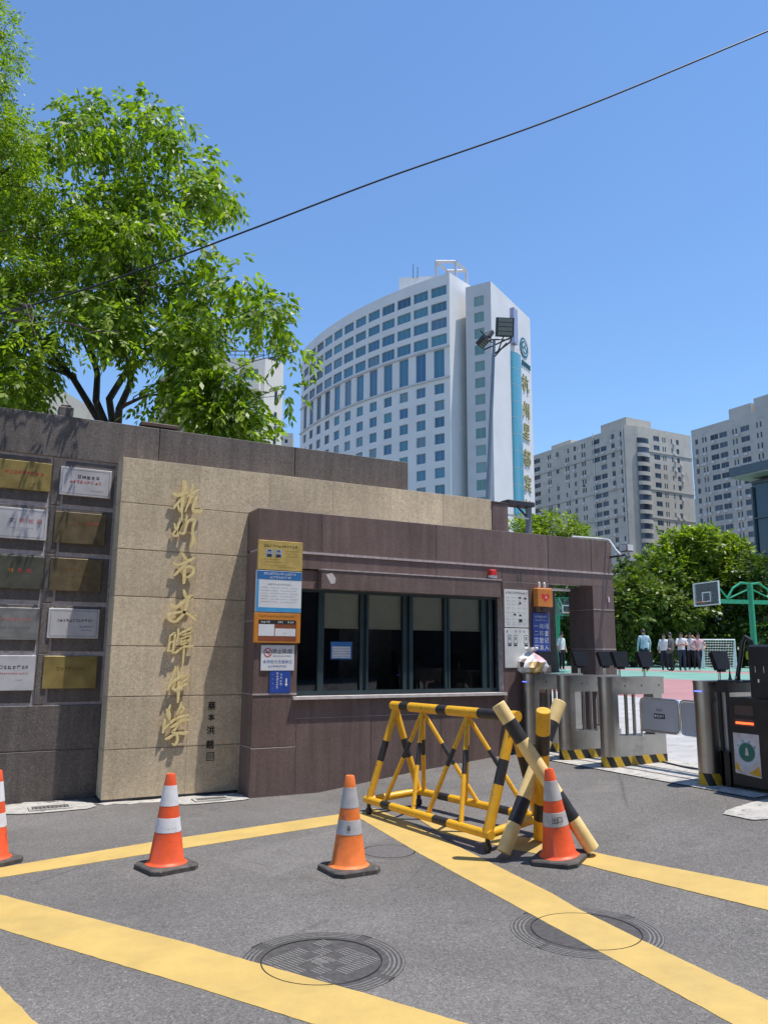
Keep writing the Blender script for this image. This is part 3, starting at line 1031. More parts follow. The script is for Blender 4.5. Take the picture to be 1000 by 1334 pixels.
# ------------------------------------------------------------------ gold brush characters
CHARS = {
'hang':[[(2.025,3.325,0.0107),(2.062,3.309,0.0147),(2.128,3.329,0.0167),(2.181,3.355,0.0099)],[(2.14,3.48,0.0168),(2.146,3.41,0.0198),(2.137,3.318,0.0177),(2.13,3.207,0.0147),(2.127,3.121,0.0108)],[(2.13,3.287,0.0098),(2.089,3.233,0.0108),(2.037,3.156,0.0087)],[(2.084,3.197,0.0078),(2.1,3.144,0.0098),(2.121,3.118,0.0088)],[(2.243,3.461,0.006),(2.234,3.399,0.009),(2.221,3.357,0.007)],[(2.164,3.306,0.0079),(2.227,3.335,0.009),(2.275,3.378,0.011),(2.314,3.402,0.007)],[(2.237,3.348,0.009),(2.207,3.244,0.0099),(2.17,3.13,0.0059)],[(2.219,3.296,0.006),(2.268,3.329,0.01),(2.29,3.328,0.012),(2.272,3.25,0.013),(2.257,3.178,0.0129),(2.267,3.147,0.0139),(2.317,3.145,0.013),(2.358,3.161,0.009),(2.355,3.185,0.005)]],
'zhou':[[(2.132,3.109,0.0069),(2.136,3.027,0.0059)],[(2.188,3.097,0.0049),(2.181,3.031,0.0049)],[(2.056,2.981,0.0068),(2.066,2.932,0.0078),(2.083,2.913,0.0068)],[(2.132,3.025,0.0078),(2.102,2.984,0.0098),(2.094,2.944,0.0088),(2.063,2.892,0.0078),(2.047,2.856,0.0087),(2.071,2.841,0.0087),(2.092,2.85,0.0078),(2.11,2.916,0.0078),(2.141,2.998,0.0088),(2.135,2.977,0.0088),(2.112,2.896,0.0078),(2.147,2.874,0.0088),(2.171,2.879,0.0088),(2.189,2.952,0.0088),(2.213,3.024,0.0099),(2.252,3.047,0.0109),(2.281,3.024,0.0129),(2.268,2.958,0.0129),(2.267,2.878,0.0119),(2.276,2.809,0.0119),(2.253,2.728,0.0069)],[(2.176,2.971,0.0049),(2.19,3.002,0.0069),(2.208,3.033,0.0069)],[(2.278,2.829,0.0069),(2.307,2.771,0.0079)]],
'shi':[[(2.152,2.652,0.0078),(2.18,2.619,0.0127),(2.208,2.585,0.0108)],[(2.071,2.531,0.0077),(2.102,2.516,0.0106),(2.17,2.533,0.0127),(2.236,2.569,0.0147),(2.301,2.607,0.0089)],[(2.213,2.536,0.0088),(2.162,2.486,0.0107),(2.121,2.435,0.0116),(2.089,2.396,0.0077)],[(2.144,2.47,0.0068),(2.211,2.493,0.0088),(2.264,2.503,0.0118),(2.298,2.474,0.0128),(2.288,2.424,0.0128),(2.245,2.387,0.0108),(2.212,2.379,0.0068)],[(2.201,2.522,0.0117),(2.195,2.448,0.0146),(2.197,2.37,0.0156),(2.195,2.314,0.0117)]],
'wen':[[(2.199,2.237,0.0087),(2.211,2.199,0.0136),(2.23,2.156,0.0126)],[(2.058,2.082,0.0067),(2.084,2.054,0.0134),(2.127,2.046,0.0154),(2.183,2.086,0.0135),(2.238,2.142,0.0126),(2.298,2.17,0.0157),(2.297,2.144,0.0088)],[(2.252,2.157,0.0107),(2.237,2.069,0.0146),(2.213,1.982,0.0135),(2.163,1.913,0.0125),(2.112,1.881,0.0115),(2.059,1.901,0.0114),(2.039,1.94,0.0104),(2.069,1.972,0.0105),(2.131,1.984,0.0105),(2.202,1.991,0.0116),(2.262,1.971,0.0117),(2.307,1.936,0.0107),(2.346,1.906,0.0088)],[(2.307,1.946,0.0059),(2.355,1.957,0.0059)]],
'hui':[[(2.072,1.732,0.0076),(2.068,1.646,0.0085),(2.056,1.559,0.0085)],[(2.073,1.723,0.0066),(2.116,1.752,0.0086),(2.129,1.75,0.0086),(2.121,1.656,0.0086),(2.111,1.541,0.0085)],[(2.077,1.646,0.0057),(2.117,1.67,0.0057)],[(2.063,1.566,0.0076),(2.11,1.56,0.0066)],[(2.157,1.803,0.0077),(2.164,1.751,0.0086),(2.15,1.661,0.0067)],[(2.165,1.734,0.0067),(2.228,1.776,0.0087),(2.314,1.811,0.0097),(2.307,1.778,0.0068)],[(2.206,1.733,0.0067),(2.301,1.765,0.0078)],[(2.201,1.699,0.0067),(2.303,1.732,0.0078),(2.282,1.667,0.0068)],[(2.203,1.699,0.0067),(2.199,1.633,0.0067)],[(2.21,1.662,0.0058),(2.281,1.686,0.0058)],[(2.199,1.628,0.0067),(2.282,1.663,0.0077)],[(2.123,1.543,0.0066),(2.154,1.548,0.0095),(2.218,1.6,0.0086),(2.285,1.615,0.0097),(2.341,1.62,0.0078)],[(2.245,1.786,0.0077),(2.239,1.705,0.0106),(2.237,1.6,0.0096),(2.235,1.496,0.0086),(2.23,1.374,0.0048)]],
'zhong':[[(2.152,1.392,0.0066),(2.133,1.313,0.0095),(2.105,1.22,0.0094),(2.081,1.142,0.0075)],[(2.087,1.165,0.0066),(2.129,1.215,0.0085),(2.197,1.27,0.0105),(2.295,1.304,0.0087)],[(2.299,1.298,0.0077),(2.288,1.26,0.0096),(2.251,1.233,0.0067)],[(2.146,1.196,0.0076),(2.132,1.16,0.0104),(2.166,1.141,0.0104),(2.212,1.158,0.0105),(2.253,1.191,0.0096),(2.291,1.209,0.0086)],[(2.176,1.392,0.0067),(2.191,1.294,0.0114),(2.197,1.182,0.0133),(2.199,1.089,0.0123),(2.198,1.006,0.0085)],[(2.201,1.182,0.0057),(2.237,1.228,0.0067)]],
'xue':[[(2.118,0.98,0.0056),(2.102,0.925,0.0103),(2.11,0.87,0.015),(2.117,0.824,0.0084)],[(2.078,0.935,0.0056),(2.091,0.871,0.0084),(2.117,0.824,0.0084)],[(2.237,1.005,0.0067),(2.223,0.959,0.0085),(2.191,0.877,0.0066)],[(2.222,0.978,0.0066),(2.266,0.94,0.0095),(2.227,0.885,0.0057)],[(2.07,0.826,0.0084),(2.063,0.763,0.0121),(2.054,0.689,0.0074)],[(2.075,0.735,0.0074),(2.115,0.779,0.0093),(2.173,0.823,0.0094),(2.238,0.853,0.0104),(2.323,0.864,0.0077)],[(2.135,0.746,0.0075),(2.172,0.759,0.0122),(2.231,0.802,0.0132),(2.287,0.819,0.0114),(2.333,0.816,0.0067)],[(2.231,0.801,0.0066),(2.192,0.731,0.0094),(2.157,0.695,0.0103),(2.19,0.678,0.0103),(2.213,0.639,0.0122),(2.209,0.584,0.0113),(2.187,0.556,0.0094),(2.163,0.57,0.0056)],[(2.086,0.621,0.0074),(2.118,0.629,0.0112),(2.168,0.663,0.0103),(2.228,0.676,0.0113),(2.285,0.674,0.0123),(2.324,0.684,0.0076)]],
}



def spline(pts, n=6):
    P = [Vector(p) for p in pts]
    P = [P[0] * 2 - P[1]] + P + [P[-1] * 2 - P[-2]]
    out = []
    for i in range(1, len(P) - 2):
        for k in range(n):
            t = k / n
            a, b, c, d = P[i - 1], P[i], P[i + 1], P[i + 2]
            out.append(0.5 * ((2 * b) + (c - a) * t + (2 * a - 5 * b + 4 * c - d) * t * t + (3 * b - a - 3 * c + d) * t ** 3))
    out.append(P[-2])
    return out


def brush(mb, stroke, yf, th, m=0):
    """one brush stroke as a solid ribbon facing -y; stroke = (x, z, half width)"""
    S = spline(stroke, 5)
    L, Rr = [], []
    # rounded ends
    d0 = Vector((S[1][0] - S[0][0], S[1][1] - S[0][1])).normalized()
    d1 = Vector((S[-1][0] - S[-2][0], S[-1][1] - S[-2][1])).normalized()
    pts = [(Vector((S[0][0], S[0][1])) - d0 * S[0][2] * 0.8, S[0][2] * 0.35)] + [(Vector((s[0], s[1])), s[2]) for s in S] + [(Vector((S[-1][0], S[-1][1])) + d1 * S[-1][2] * 0.8, S[-1][2] * 0.35)]
    n = len(pts)
    vs = []
    for i, (p, w) in enumerate(pts):
        a, b = pts[max(0, i - 1)][0], pts[min(n - 1, i + 1)][0]
        d = b - a
        d = d.normalized() if d.length > 1e-7 else d0
        e = Vector((-d.y, d.x))
        l, r = p + e * w, p - e * w
        vs += [(l.x, yf, l.y), (r.x, yf, r.y), (l.x, yf + th, l.y), (r.x, yf + th, r.y)]
    fs = []
    for i in range(n - 1):
        a, b = 4 * i, 4 * (i + 1)
        fs += [(a, b, b + 1, a + 1), (a + 2, a + 3, b + 3, b + 2), (a, a + 2, b + 2, b), (a + 1, b + 1, b + 3, a + 3)]
    e = 4 * (n - 1)
    fs += [(0, 1, 3, 2), (e, e + 2, e + 3, e + 1)]
    mb.add(vs, fs, m)


names = [('hang', 'topmost gold brush character on the tan wall'), ('zhou', 'second gold brush character from the top, thin linked loops'),
         ('shi', 'third gold brush character from the top, with a closed round loop'), ('wen', 'fourth gold brush character, two sweeping strokes with a long loop at left'),
         ('hui', 'fifth gold brush character from the top, dense with many strokes'), ('zhong', 'sixth gold brush character, a slanted box on a vertical stroke'),
         ('xue', 'lowest gold brush character, above the striped cone')]
for key, lab in names:
    st = CHARS[key]
    cx = sum(p[0] for s in st for p in s) / sum(len(s) for s in st)
    cz = min(p[1] for s in st for p in s)
    mb = MB()
    for i, s in enumerate(st):
        brush(mb, [(x, z, w * 1.28) for x, z, w in s], YT - 0.050 + i * 0.0011, 0.016)
    # pins that hold the letter off the stone
    for s in st[:3]:
        q = s[len(s) // 2]
        mb.tube([(q[0], YT - 0.036, q[1]), (q[0], YT + 0.006, q[1])], 0.004, 6)
    o = mb.build('gold_character', 'gold_metal', None, (cx, YT - 0.02, cz), smooth=True, angle=40)
    tag(o, lab, 'character', 'gold characters on the tan wall')

# black signature cut into the stone below them
sig = MB()
for k, (chx, zz) in enumerate((('蔡', 0.955), ('本', 0.83), ('洪', 0.69), ('题', 0.535))):
    sig.text(chx, 0.095 if k != 1 else 0.08, (2.585 - 1.462, -0.0035 - 0.0002 * k, zz), 0)
    sig.text(chx, 0.095 if k != 1 else 0.08, (2.590 - 1.462, -0.0036 - 0.0002 * k, zz + 0.004), 0)
sig.rect(2.55 - 1.462, 2.64 - 1.462, 0.365, 0.372, -0.004)
sig.rect(2.55 - 1.462, 2.64 - 1.462, 0.448, 0.455, -0.004)
sig.rect(2.55 - 1.462, 2.557 - 1.462, 0.372, 0.448, -0.004)
sig.rect(2.633 - 1.462, 2.64 - 1.462, 0.372, 0.448, -0.004)
sig.text('印', 0.07, (2.595 - 1.462, -0.004, 0.41), 0)
sig.build('signature', 'black_ink', tw)


# ------------------------------------------------------------------ plaques
def plaque(x0, x1, z0, z1, mat, label, prints, tilt=0.0, frame=None):
    t = thing('plaque', label, 'plaque', ((x0 + x1) / 2, YD - 0.006, z0), 0, 'plaques on the dark wall')
    w, h = (x1 - x0) / 2, z1 - z0
    b = MB()
    b.slab(-w, w, 0, h, -0.022, 0.045, 0.003)
    b.build('plate', mat, t)
    if frame:
        f = MB()
        e = 0.012
        i = 0.022
        for a in ((-w + i, w - i, i, i + 0.004), (-w + i, w - i, h - i - 0.004, h - i), (-w + i, -w + i + 0.004, i + 0.0045, h - i - 0.0045), (w - i - 0.004, w - i, i + 0.0045, h - i - 0.0045)):
            f.rect(a[0], a[1], a[2], a[3], -0.0232)
        f.build('border_line', frame, t)
    r = random.Random(int(x0 * 100 + z0 * 1000))
    for i, pr in enumerate(prints):
        mb = MB()
        if pr[0] == 'T':
            mb.text(pr[1], pr[2], (pr[3], -0.0232 - 0.0002 * i, pr[4] * h))
        else:
            mb.scribble(pr[1], pr[2], pr[3] * h, pr[4], -0.0232 - 0.0002 * i, r)
        mb.build('printing', pr[-1], t)
    return t


plaque(0.225, 0.762, 3.288, 3.602, 'gold_plate', 'dull gold plaque at the top left corner of the plaque wall', [('S', -0.20, 0.22, 0.52, 0.042, 'red_ink'), ('S', 0.03, 0.2, 0.22, 0.012, 'brown_ink')])
plaque(0.857, 1.405, 3.272, 3.592, 'silver_plate', 'bright silver plaque with black and red lines beside the tan wall, highest of its column', [('S', -0.09, 0.14, 0.62, 0.042, 'black_ink'), ('S', -0.17, 0.16, 0.45, 0.036, 'red_ink'), ('S', 0.05, 0.2, 0.2, 0.012, 'grey_ink')], frame='grey_ink')
plaque(0.225, 0.762, 2.742, 3.078, 'silver_plate', 'silver plaque with four spaced red and black characters, second in the left column',
       [('T', '文', 0.055, -0.085, 0.60, 'black_ink'), ('T', '明', 0.055, 0.015, 0.60, 'red_ink'), ('T', '校', 0.055, 0.105, 0.60, 'red_ink'), ('T', '园', 0.055, 0.19, 0.60, 'red_ink'), ('S', -0.1, 0.14, 0.34, 0.012, 'grey_ink'), ('S', -0.05, 0.06, 0.27, 0.010, 'grey_ink')], frame='grey_ink')
plaque(0.84, 1.375, 2.732, 3.080, 'bronze_plate', 'grey bronze plaque half in shadow, second in the right column', [('S', -0.16, 0.05, 0.55, 0.04, 'brown_ink'), ('S', 0.05, 0.2, 0.62, 0.034, 'red_ink')])
plaque(0.225, 0.762, 2.210, 2.560, 'green_plate', 'dark green plaque with three red characters, third in the left column', [('T', '特', 0.052, -0.05, 0.55, 'sign_orange'), ('T', '色', 0.052, 0.04, 0.55, 'red_ink'), ('T', '校', 0.052, 0.13, 0.55, 'red_ink')])
plaque(0.832, 1.365, 2.206, 2.562, 'bronze_plate', 'brown bronze plaque cut by a diagonal shadow, third in the right column', [('S', -0.12, 0.15, 0.6, 0.04, 'brown_ink'), ('S', -0.1, 0.1, 0.4, 0.02, 'brown_ink')])
plaque(0.225, 0.762, 1.668, 2.005, 'grey_plate', 'grey plaque with a faded pink line of print, fourth in the left column', [('S', -0.2, 0.2, 0.58, 0.036, 'pale_red_ink'), ('S', -0.16, 0.2, 0.34, 0.030, 'grey_ink')], frame='grey_ink')
plaque(0.85, 1.378, 1.690, 2.010, 'silver_plate', 'silver plaque with one dark row of small print, fourth in the right column', [('S', -0.17, 0.19, 0.56, 0.028, 'black_ink'), ('S', 0.06, 0.2, 0.36, 0.02, 'blue_ink'), ('S', 0.07, 0.19, 0.26, 0.012, 'blue_ink')], frame='grey_ink')
plaque(0.225, 0.762, 1.140, 1.502, 'silver_plate', 'silver plaque with black title and red line, lowest in the left column', [('S', -0.2, 0.2, 0.62, 0.036, 'black_ink'), ('S', -0.18, 0.2, 0.46, 0.018, 'red_ink'), ('S', 0.08, 0.16, 0.28, 0.012, 'grey_ink')])
plaque(0.843, 1.388, 1.155, 1.498, 'gold_plate', 'glossy gold plaque, lowest in the right column', [('S', -0.14, 0.14, 0.55, 0.04, 'brown_ink')])


# ------------------------------------------------------------------ signs on the gatehouse
def board(name, label, cat, x0, x1, z0, z1, mat, y=YB, th=0.02, group=None):
    t = thing(name, label, cat, ((x0 + x1) / 2, y, z0), 0, group)
    b = MB()
    b.slab(-(x1 - x0) / 2, (x1 - x0) / 2, 0, z1 - z0, -th, th - 0.002, 0.002)
    b.build('board', mat, t)
    return t, (x1 - x0) / 2, z1 - z0


def part(t, name, mat, fn):
    mb = MB()
    fn(mb)
    return mb.build(name, mat, t)


r5 = random.Random(5)
t, w, h = board('name_board', 'gold notice board with two small portrait photos, top of the column of signs', 'notice board', 2.93, 3.468, 2.480, 2.816, 'gold_board', th=0.035)
e = -0.0362
part(t, 'printing', 'black_ink', lambda m: m.scribble(-0.2, 0.2, 0.262, 0.030, e, r5))
for k in (-0.175, -0.065):
    part(t, 'portrait_photo', ['photo_blue', 'hair', 'skin', 'cloth_navy'], lambda m: (m.rect(k, k + 0.075, 0.15, 0.235, e), m.rect(k + 0.018, k + 0.057, 0.198, 0.228, e - 0.0004, 1), m.rect(k + 0.024, k + 0.052, 0.18, 0.214, e - 0.0008, 2), m.rect(k + 0.008, k + 0.067, 0.15, 0.182, e - 0.0006, 3)))
part(t, 'printing', 'brown_ink', lambda m: [m.scribble(a, b, z, 0.011, e, r5) for a, b, z in ((0.07, 0.22, 0.22), (0.07, 0.2, 0.19), (0.07, 0.22, 0.16), (-0.2, -0.02, 0.115), (-0.2, 0.02, 0.085), (-0.2, 0.05, 0.05), (-0.05, 0.2, 0.03))])
t, w, h = board('notice_board', 'white notice board with a dark blue header, below the gold board', 'notice board', 2.92, 3.465, 2.003, 2.470, 'white_board', th=0.035)
part(t, 'header', 'header_blue', lambda m: m.rect(-w + 0.003, w - 0.003, h - 0.10, h - 0.002, e))
part(t, 'footer', 'bright_blue', lambda m: (m.rect(-w + 0.003, w - 0.003, 0.003, 0.05, e), m.rect(-w + 0.003, -w + 0.03, 0.0505, h - 0.101, e)))
part(t, 'printing', 'white_ink', lambda m: (m.scribble(-0.19, 0.2, h - 0.045, 0.026, e - 0.0006, r5), m.scribble(-0.12, 0.14, h - 0.085, 0.026, e - 0.0006, r5)))
part(t, 'printing', 'grey_ink', lambda m: [m.scribble(-0.14, 0.14, 0.305, 0.020, e, r5)] + [m.scribble(a, a + 0.085 + 0.02 * ((i + k) % 2), 0.27 - 0.032 * k, 0.010, e, r5) for k in range(6) for i, a in enumerate((-0.22, -0.1, 0.02, 0.13))])
t, w, h = board('duty_board', 'orange duty roster board with white cards in the column of signs', 'notice board', 2.91, 3.463, 1.660, 1.992, 'sign_orange', th=0.035)
part(t, 'panel', 'sign_rust', lambda m: m.rect(-w + 0.05, w - 0.05, 0.02, 0.25, e))
part(t, 'card', 'white_board', lambda m: m.rect(-w + 0.052, -0.04, 0.075, 0.205, e - 0.001))
part(t, 'card', 'white_board', lambda m: m.rect(-0.03, w - 0.06, 0.075, 0.16, e - 0.001))
part(t, 'header', 'black_ink', lambda m: m.rect(-w + 0.052, w - 0.06, 0.21, 0.255, e - 0.001))
part(t, 'printing', 'white_ink', lambda m: (m.scribble(-0.2, -0.08, 0.22, 0.024, e - 0.002, r5), m.scribble(0.0, 0.06, 0.22, 0.024, e - 0.002, r5), m.scribble(0.12, 0.19, 0.22, 0.024, e - 0.002, r5)))
part(t, 'printing', 'brown_ink', lambda m: (m.scribble(-0.22, 0.2, 0.285, 0.022, e, r5), m.scribble(0.07, 0.1, 0.10, 0.012, e - 0.002, r5)))
t, w, h = board('no_smoking_sign', 'white no smoking sign with a red crossed circle, under the orange board', 'sign', 3.01, 3.408, 1.352, 1.634, 'white_board', th=0.012)
e2 = -0.0132
UX, VZ = Vector((1, 0, 0)), Vector((0, 0, 1))
part(t, 'printing', 'black_ink', lambda m: [m.text(c_, 0.058, (-0.04 + 0.06 * i, e2, 0.215)) for i, c_ in enumerate('禁止吸烟')] and m.scribble(-0.06, 0.16, 0.155, 0.014, e2, r5))
part(t, 'printing', 'blue_ink', lambda m: [m.text(c_, 0.044, (-0.155 + 0.044 * i, e2, 0.098)) for i, c_ in enumerate('本学校为无烟单位')] and m.scribble(-0.11, 0.12, 0.035, 0.024, e2, r5))
part(t, 'crossed_circle', ['red_ink', 'black_ink'], lambda m: (m.ring((-0.12, e2 - 0.0006, 0.2), 0.040, 0.050, 28, 0, 0, 2 * math.pi, (UX, VZ)), m.quad((-0.156, e2 - 0.0008, 0.232), (-0.150, e2 - 0.0008, 0.238), (-0.084, e2 - 0.0008, 0.168), (-0.09, e2 - 0.0008, 0.162), 0), m.rect(-0.148, -0.098, 0.194, 0.206, e2 - 0.0003, 1), m.rect(-0.1, -0.092, 0.21, 0.225, e2 - 0.0003, 1)))
t, w, h = board('blue_notice', 'small blue upright notice with white vertical print, lowest in the column of signs', 'sign', 3.12, 3.368, 1.105, 1.349, 'sign_blue', th=0.010)
e3 = -0.0112
part(t, 'printing', 'white_ink', lambda m: [m.scribble(0.0, 0.03, 0.185 - 0.033 * k, 0.026, e3, r5) for k in range(4)] + [m.scribble(-0.045, -0.013, 0.205 - 0.031 * k, 0.026, e3, r5) for k in range(6)] + [m.scribble(-0.09, -0.08, 0.2 - 0.05 * k, 0.010, e3, r5) for k in range(4)] + [m.add([(0.055, e3, 0.10), (0.075, e3, 0.07), (0.095, e3, 0.10)], [(0, 1, 2)]), m.rect(0.068, 0.082, 0.101, 0.16, e3)])
pr = MB()
pr.slab(-0.14, 0.14, 0, 0.206, -0.003, 0.0025, 0.0005)
t = thing('window_notice', 'small blue bordered sheet stuck inside the left window pane', 'notice', (4.067, YW + 0.032, 1.478))
pr.build('sheet', 'header_blue', t)
part(t, 'printing', 'poster_white', lambda m: [m.rect(-0.12, 0.12, 0.015, 0.15, -0.0034)])
part(t, 'printing', 'blue_ink', lambda m: [m.scribble(-0.11, 0.11, 0.115 - 0.03 * k, 0.018, -0.0038, r5) for k in range(4)])

# posters right of the window
t, w, h = board('poster', 'white poster with rows of small drawings, upper of two beside the window', 'poster', 6.37, 6.772, 1.905, 2.405, 'poster_white', th=0.008)
part(t, 'printing', 'black_ink', lambda m: m.scribble(-0.18, 0.18, 0.445, 0.028, -0.0092, r5))
part(t, 'printing', 'grey_ink', lambda m: [m.scribble(-0.17 + 0.09 * i, -0.17 + 0.09 * i + 0.06, z, 0.010, -0.0092, r5) for i in range(4) for z in (0.39, 0.345, 0.30, 0.25, 0.19, 0.10, 0.055, 0.03)])
part(t, 'printing', 'black_ink', lambda m: [m.add([(x - 0.03, -0.0096, z), (x + 0.03, -0.0096, z), (x, -0.0096, z + 0.028)], [(0, 1, 2)]) for x, z in ((0.06, 0.385), (0.15, 0.38), (0.06, 0.315), (-0.03, 0.16), (0.06, 0.15))] + [m.rect(0.035, 0.09, 0.07, 0.11, -0.0096)])
t, w, h = board('poster', 'white poster with portrait boxes, lower of two beside the window', 'poster', 6.365, 6.772, 1.375, 1.890, 'poster_white', th=0.008)
part(t, 'printing', 'black_ink', lambda m: [m.text(c_, 0.034, (x, -0.0092, 0.475)) for c_, x in (('宣', -0.16), ('传', -0.02), ('专', 0.05), ('栏', 0.12))])
for x in (-0.155, -0.06, 0.115):
    part(t, 'portrait', ['grey_ink', 'poster_white', 'black_ink'], lambda m: (m.rect(x, x + 0.065, 0.31, 0.43, -0.0092, 0), m.rect(x + 0.008, x + 0.057, 0.325, 0.42, -0.0096, 1), m.rect(x + 0.02, x + 0.046, 0.36, 0.405, -0.0098, 0), m.rect(x + 0.004, x + 0.06, 0.285, 0.303, -0.0096, 2)))
t = thing('alarm_box', 'orange box with a red heart emblem hung beside the doorway', 'box', (6.99, YB, 2.19))
part(t, 'case', 'heart_orange', lambda m: m.cbox(-0.135, 0.135, -0.10, -0.001, 0.0, 0.25, 0.012))
hp = []
for k in range(28):
    a = 2 * math.pi * k / 28
    hp.append((0.0043 * 16 * math.sin(a) ** 3, -0.1005, 0.125 + 0.0043 * (13 * math.cos(a) - 5 * math.cos(2 * a) - 2 * math.cos(3 * a) - math.cos(4 * a))))
part(t, 'heart_emblem', ['bright_red', 'white_ink'], lambda m: (m.add(hp, [tuple(range(len(hp)))]), m.text('+', 0.08, (0.015, -0.1009, 0.125), 1)))
part(t, 'bulb', 'white_metal', lambda m: (m.lathe([(0.0, 0.09), (0.016, 0.07), (0.018, 0.02), (0.01, 0.0)], 10, (-0.06, -0.05, 0.25)),))
part(t, 'bulb', 'white_metal', lambda m: (m.lathe([(0.0, 0.09), (0.016, 0.07), (0.018, 0.02), (0.01, 0.0)], 10, (0.03, -0.05, 0.25)),))
part(t, 'bracket', 'bag_brown', lambda m: (m.box(-0.12, 0.1, -0.06, -0.002, -0.075, -0.002), m.box(-0.03, 0.03, -0.075, -0.0605, -0.06, -0.02)))
t, w, h = board('blue_rules_sign', 'tall blue sign with four rows of white characters beside the doorway', 'sign', 6.83, 7.105, 1.585, 2.108, 'sign_blue', y=YB - 0.01, th=0.012)
part(t, 'printing', 'white_ink', lambda m: [m.scribble(-0.1, 0.1, 0.455, 0.030, -0.0132, r5), m.scribble(-0.1, 0.1, 0.415, 0.018, -0.0132, r5)] + [m.text(row[i], 0.078, (-0.085 + 0.085 * i, -0.0132, 0.345 - 0.095 * k)) for k, row in enumerate(('一询问', '二核查', '三登记', '四准入')) for i in range(3)])
t = thing('alarm_lamp', 'small red alarm lamp with white base under the parapet', 'alarm', (6.165, YB, 2.545))
part(t, 'lens', 'bright_red', lambda m: m.cbox(-0.048, 0.048, -0.075, -0.001, 0.03, 0.105, 0.01))
part(t, 'base', 'white_metal', lambda m: m.box(-0.042, 0.046, -0.07, -0.001, 0.0, 0.0295))
t = thing('wall_hook', 'pair of thin metal hangers above the upper poster', 'hanger', (6.62, YB, 2.50))
part(t, 'wire', 'pole_grey', lambda m: (m.tube([(0, -0.01, 0), (0, -0.01, 0.13)], 0.005, 6), m.tube([(0.05, -0.01, 0.02), (0.05, -0.01, 0.13)], 0.005, 6)))
# corner flood lamp on its pipe
t = thing('flood_lamp', 'white flood lamp on a bent pipe at the right corner of the guard house', 'flood lamp', (8.25, YB, 3.0))
part(t, 'pipe', 'white_metal', lambda m: m.tube([(-0.62, 0.05, 0.215), (-0.06, 0.05, 0.225), (0.0, -0.04, 0.20), (0.02, -0.14, 0.05), (0.03, -0.22, -0.03), (0.06, -0.30, -0.03)], 0.014, 8))
part(t, 'bracket', 'lamp_dark', lambda m: m.box(0.03, 0.055, -0.30, 0.0, -0.06, -0.035))
part(t, 'housing', 'lamp_dark', lambda m: m.cbox(0.0, 0.13, -0.38, -0.25, 0.0, 0.11, 0.012))
part(t, 'lens', 'white_metal', lambda m: (m.box(0.012, 0.118, -0.385, -0.3805, 0.012, 0.098), m.box(-0.005, -0.0005, -0.37, -0.26, 0.012, 0.098)))
t = thing('door_bell', 'small pale button on the right pier of the guard house', 'button', (8.22, YB, 2.30))
part(t, 'plate', 'sill_stone', lambda m: m.cbox(-0.015, 0.015, -0.02, -0.001, 0.0, 0.07, 0.004))
# fixture on the roof edge: dark lamp slab on a post with a rail
t = thing('roof_lamp', 'dark flat lamp on a post above the guard house roof', 'lamp', (7.2, 9.05, 3.16))
part(t, 'post', 'pole_grey', lambda m: m.box(-0.035, 0.035, -0.03, 0.03, 0.0, 0.52))
part(t, 'lamp_slab', 'lamp_dark', lambda m: m.cbox(-0.44, 0.05, -0.10, 0.10, 0.505, 0.575, 0.012))
part(t, 'brace', 'lamp_dark', lambda m: m.tube([(-0.2, 0, 0.50), (-0.05, 0, 0.38)], 0.015, 6))
part(t, 'rail', 'white_metal', lambda m: m.tube([(-0.45, -0.04, 0.36), (-0.03, -0.04, 0.33)], 0.012, 6))
t = thing('wall_light', 'rusty flat light housing lying on top of the plaque wall', 'light', (1.92, 9.42, 4.184))
part(t, 'housing', 'roof_fixture', lambda m: m.cbox(-0.22, 0.23, -0.07, 0.07, 0.025, 0.07, 0.01))
part(t, 'foot', 'lamp_dark', lambda m: m.box(-0.12, -0.08, -0.05, 0.05, 0.0, 0.0245))
part(t, 'foot', 'lamp_dark', lambda m: m.box(0.10, 0.14, -0.05, 0.05, 0.0, 0.0245))
t = thing('wall_stub', 'small square stone stub on top of the plaque wall under the tree', 'stub', (0.87, 9.45, 4.184))
part(t, 'block', 'dark_granite', lambda m: m.cbox(-0.08, 0.08, -0.08, 0.08, 0.0, 0.12, 0.01))
part(t, 'cap', 'roof_fixture', lambda m: m.cbox(-0.055, 0.055, -0.055, 0.055, 0.121, 0.15, 0.008))


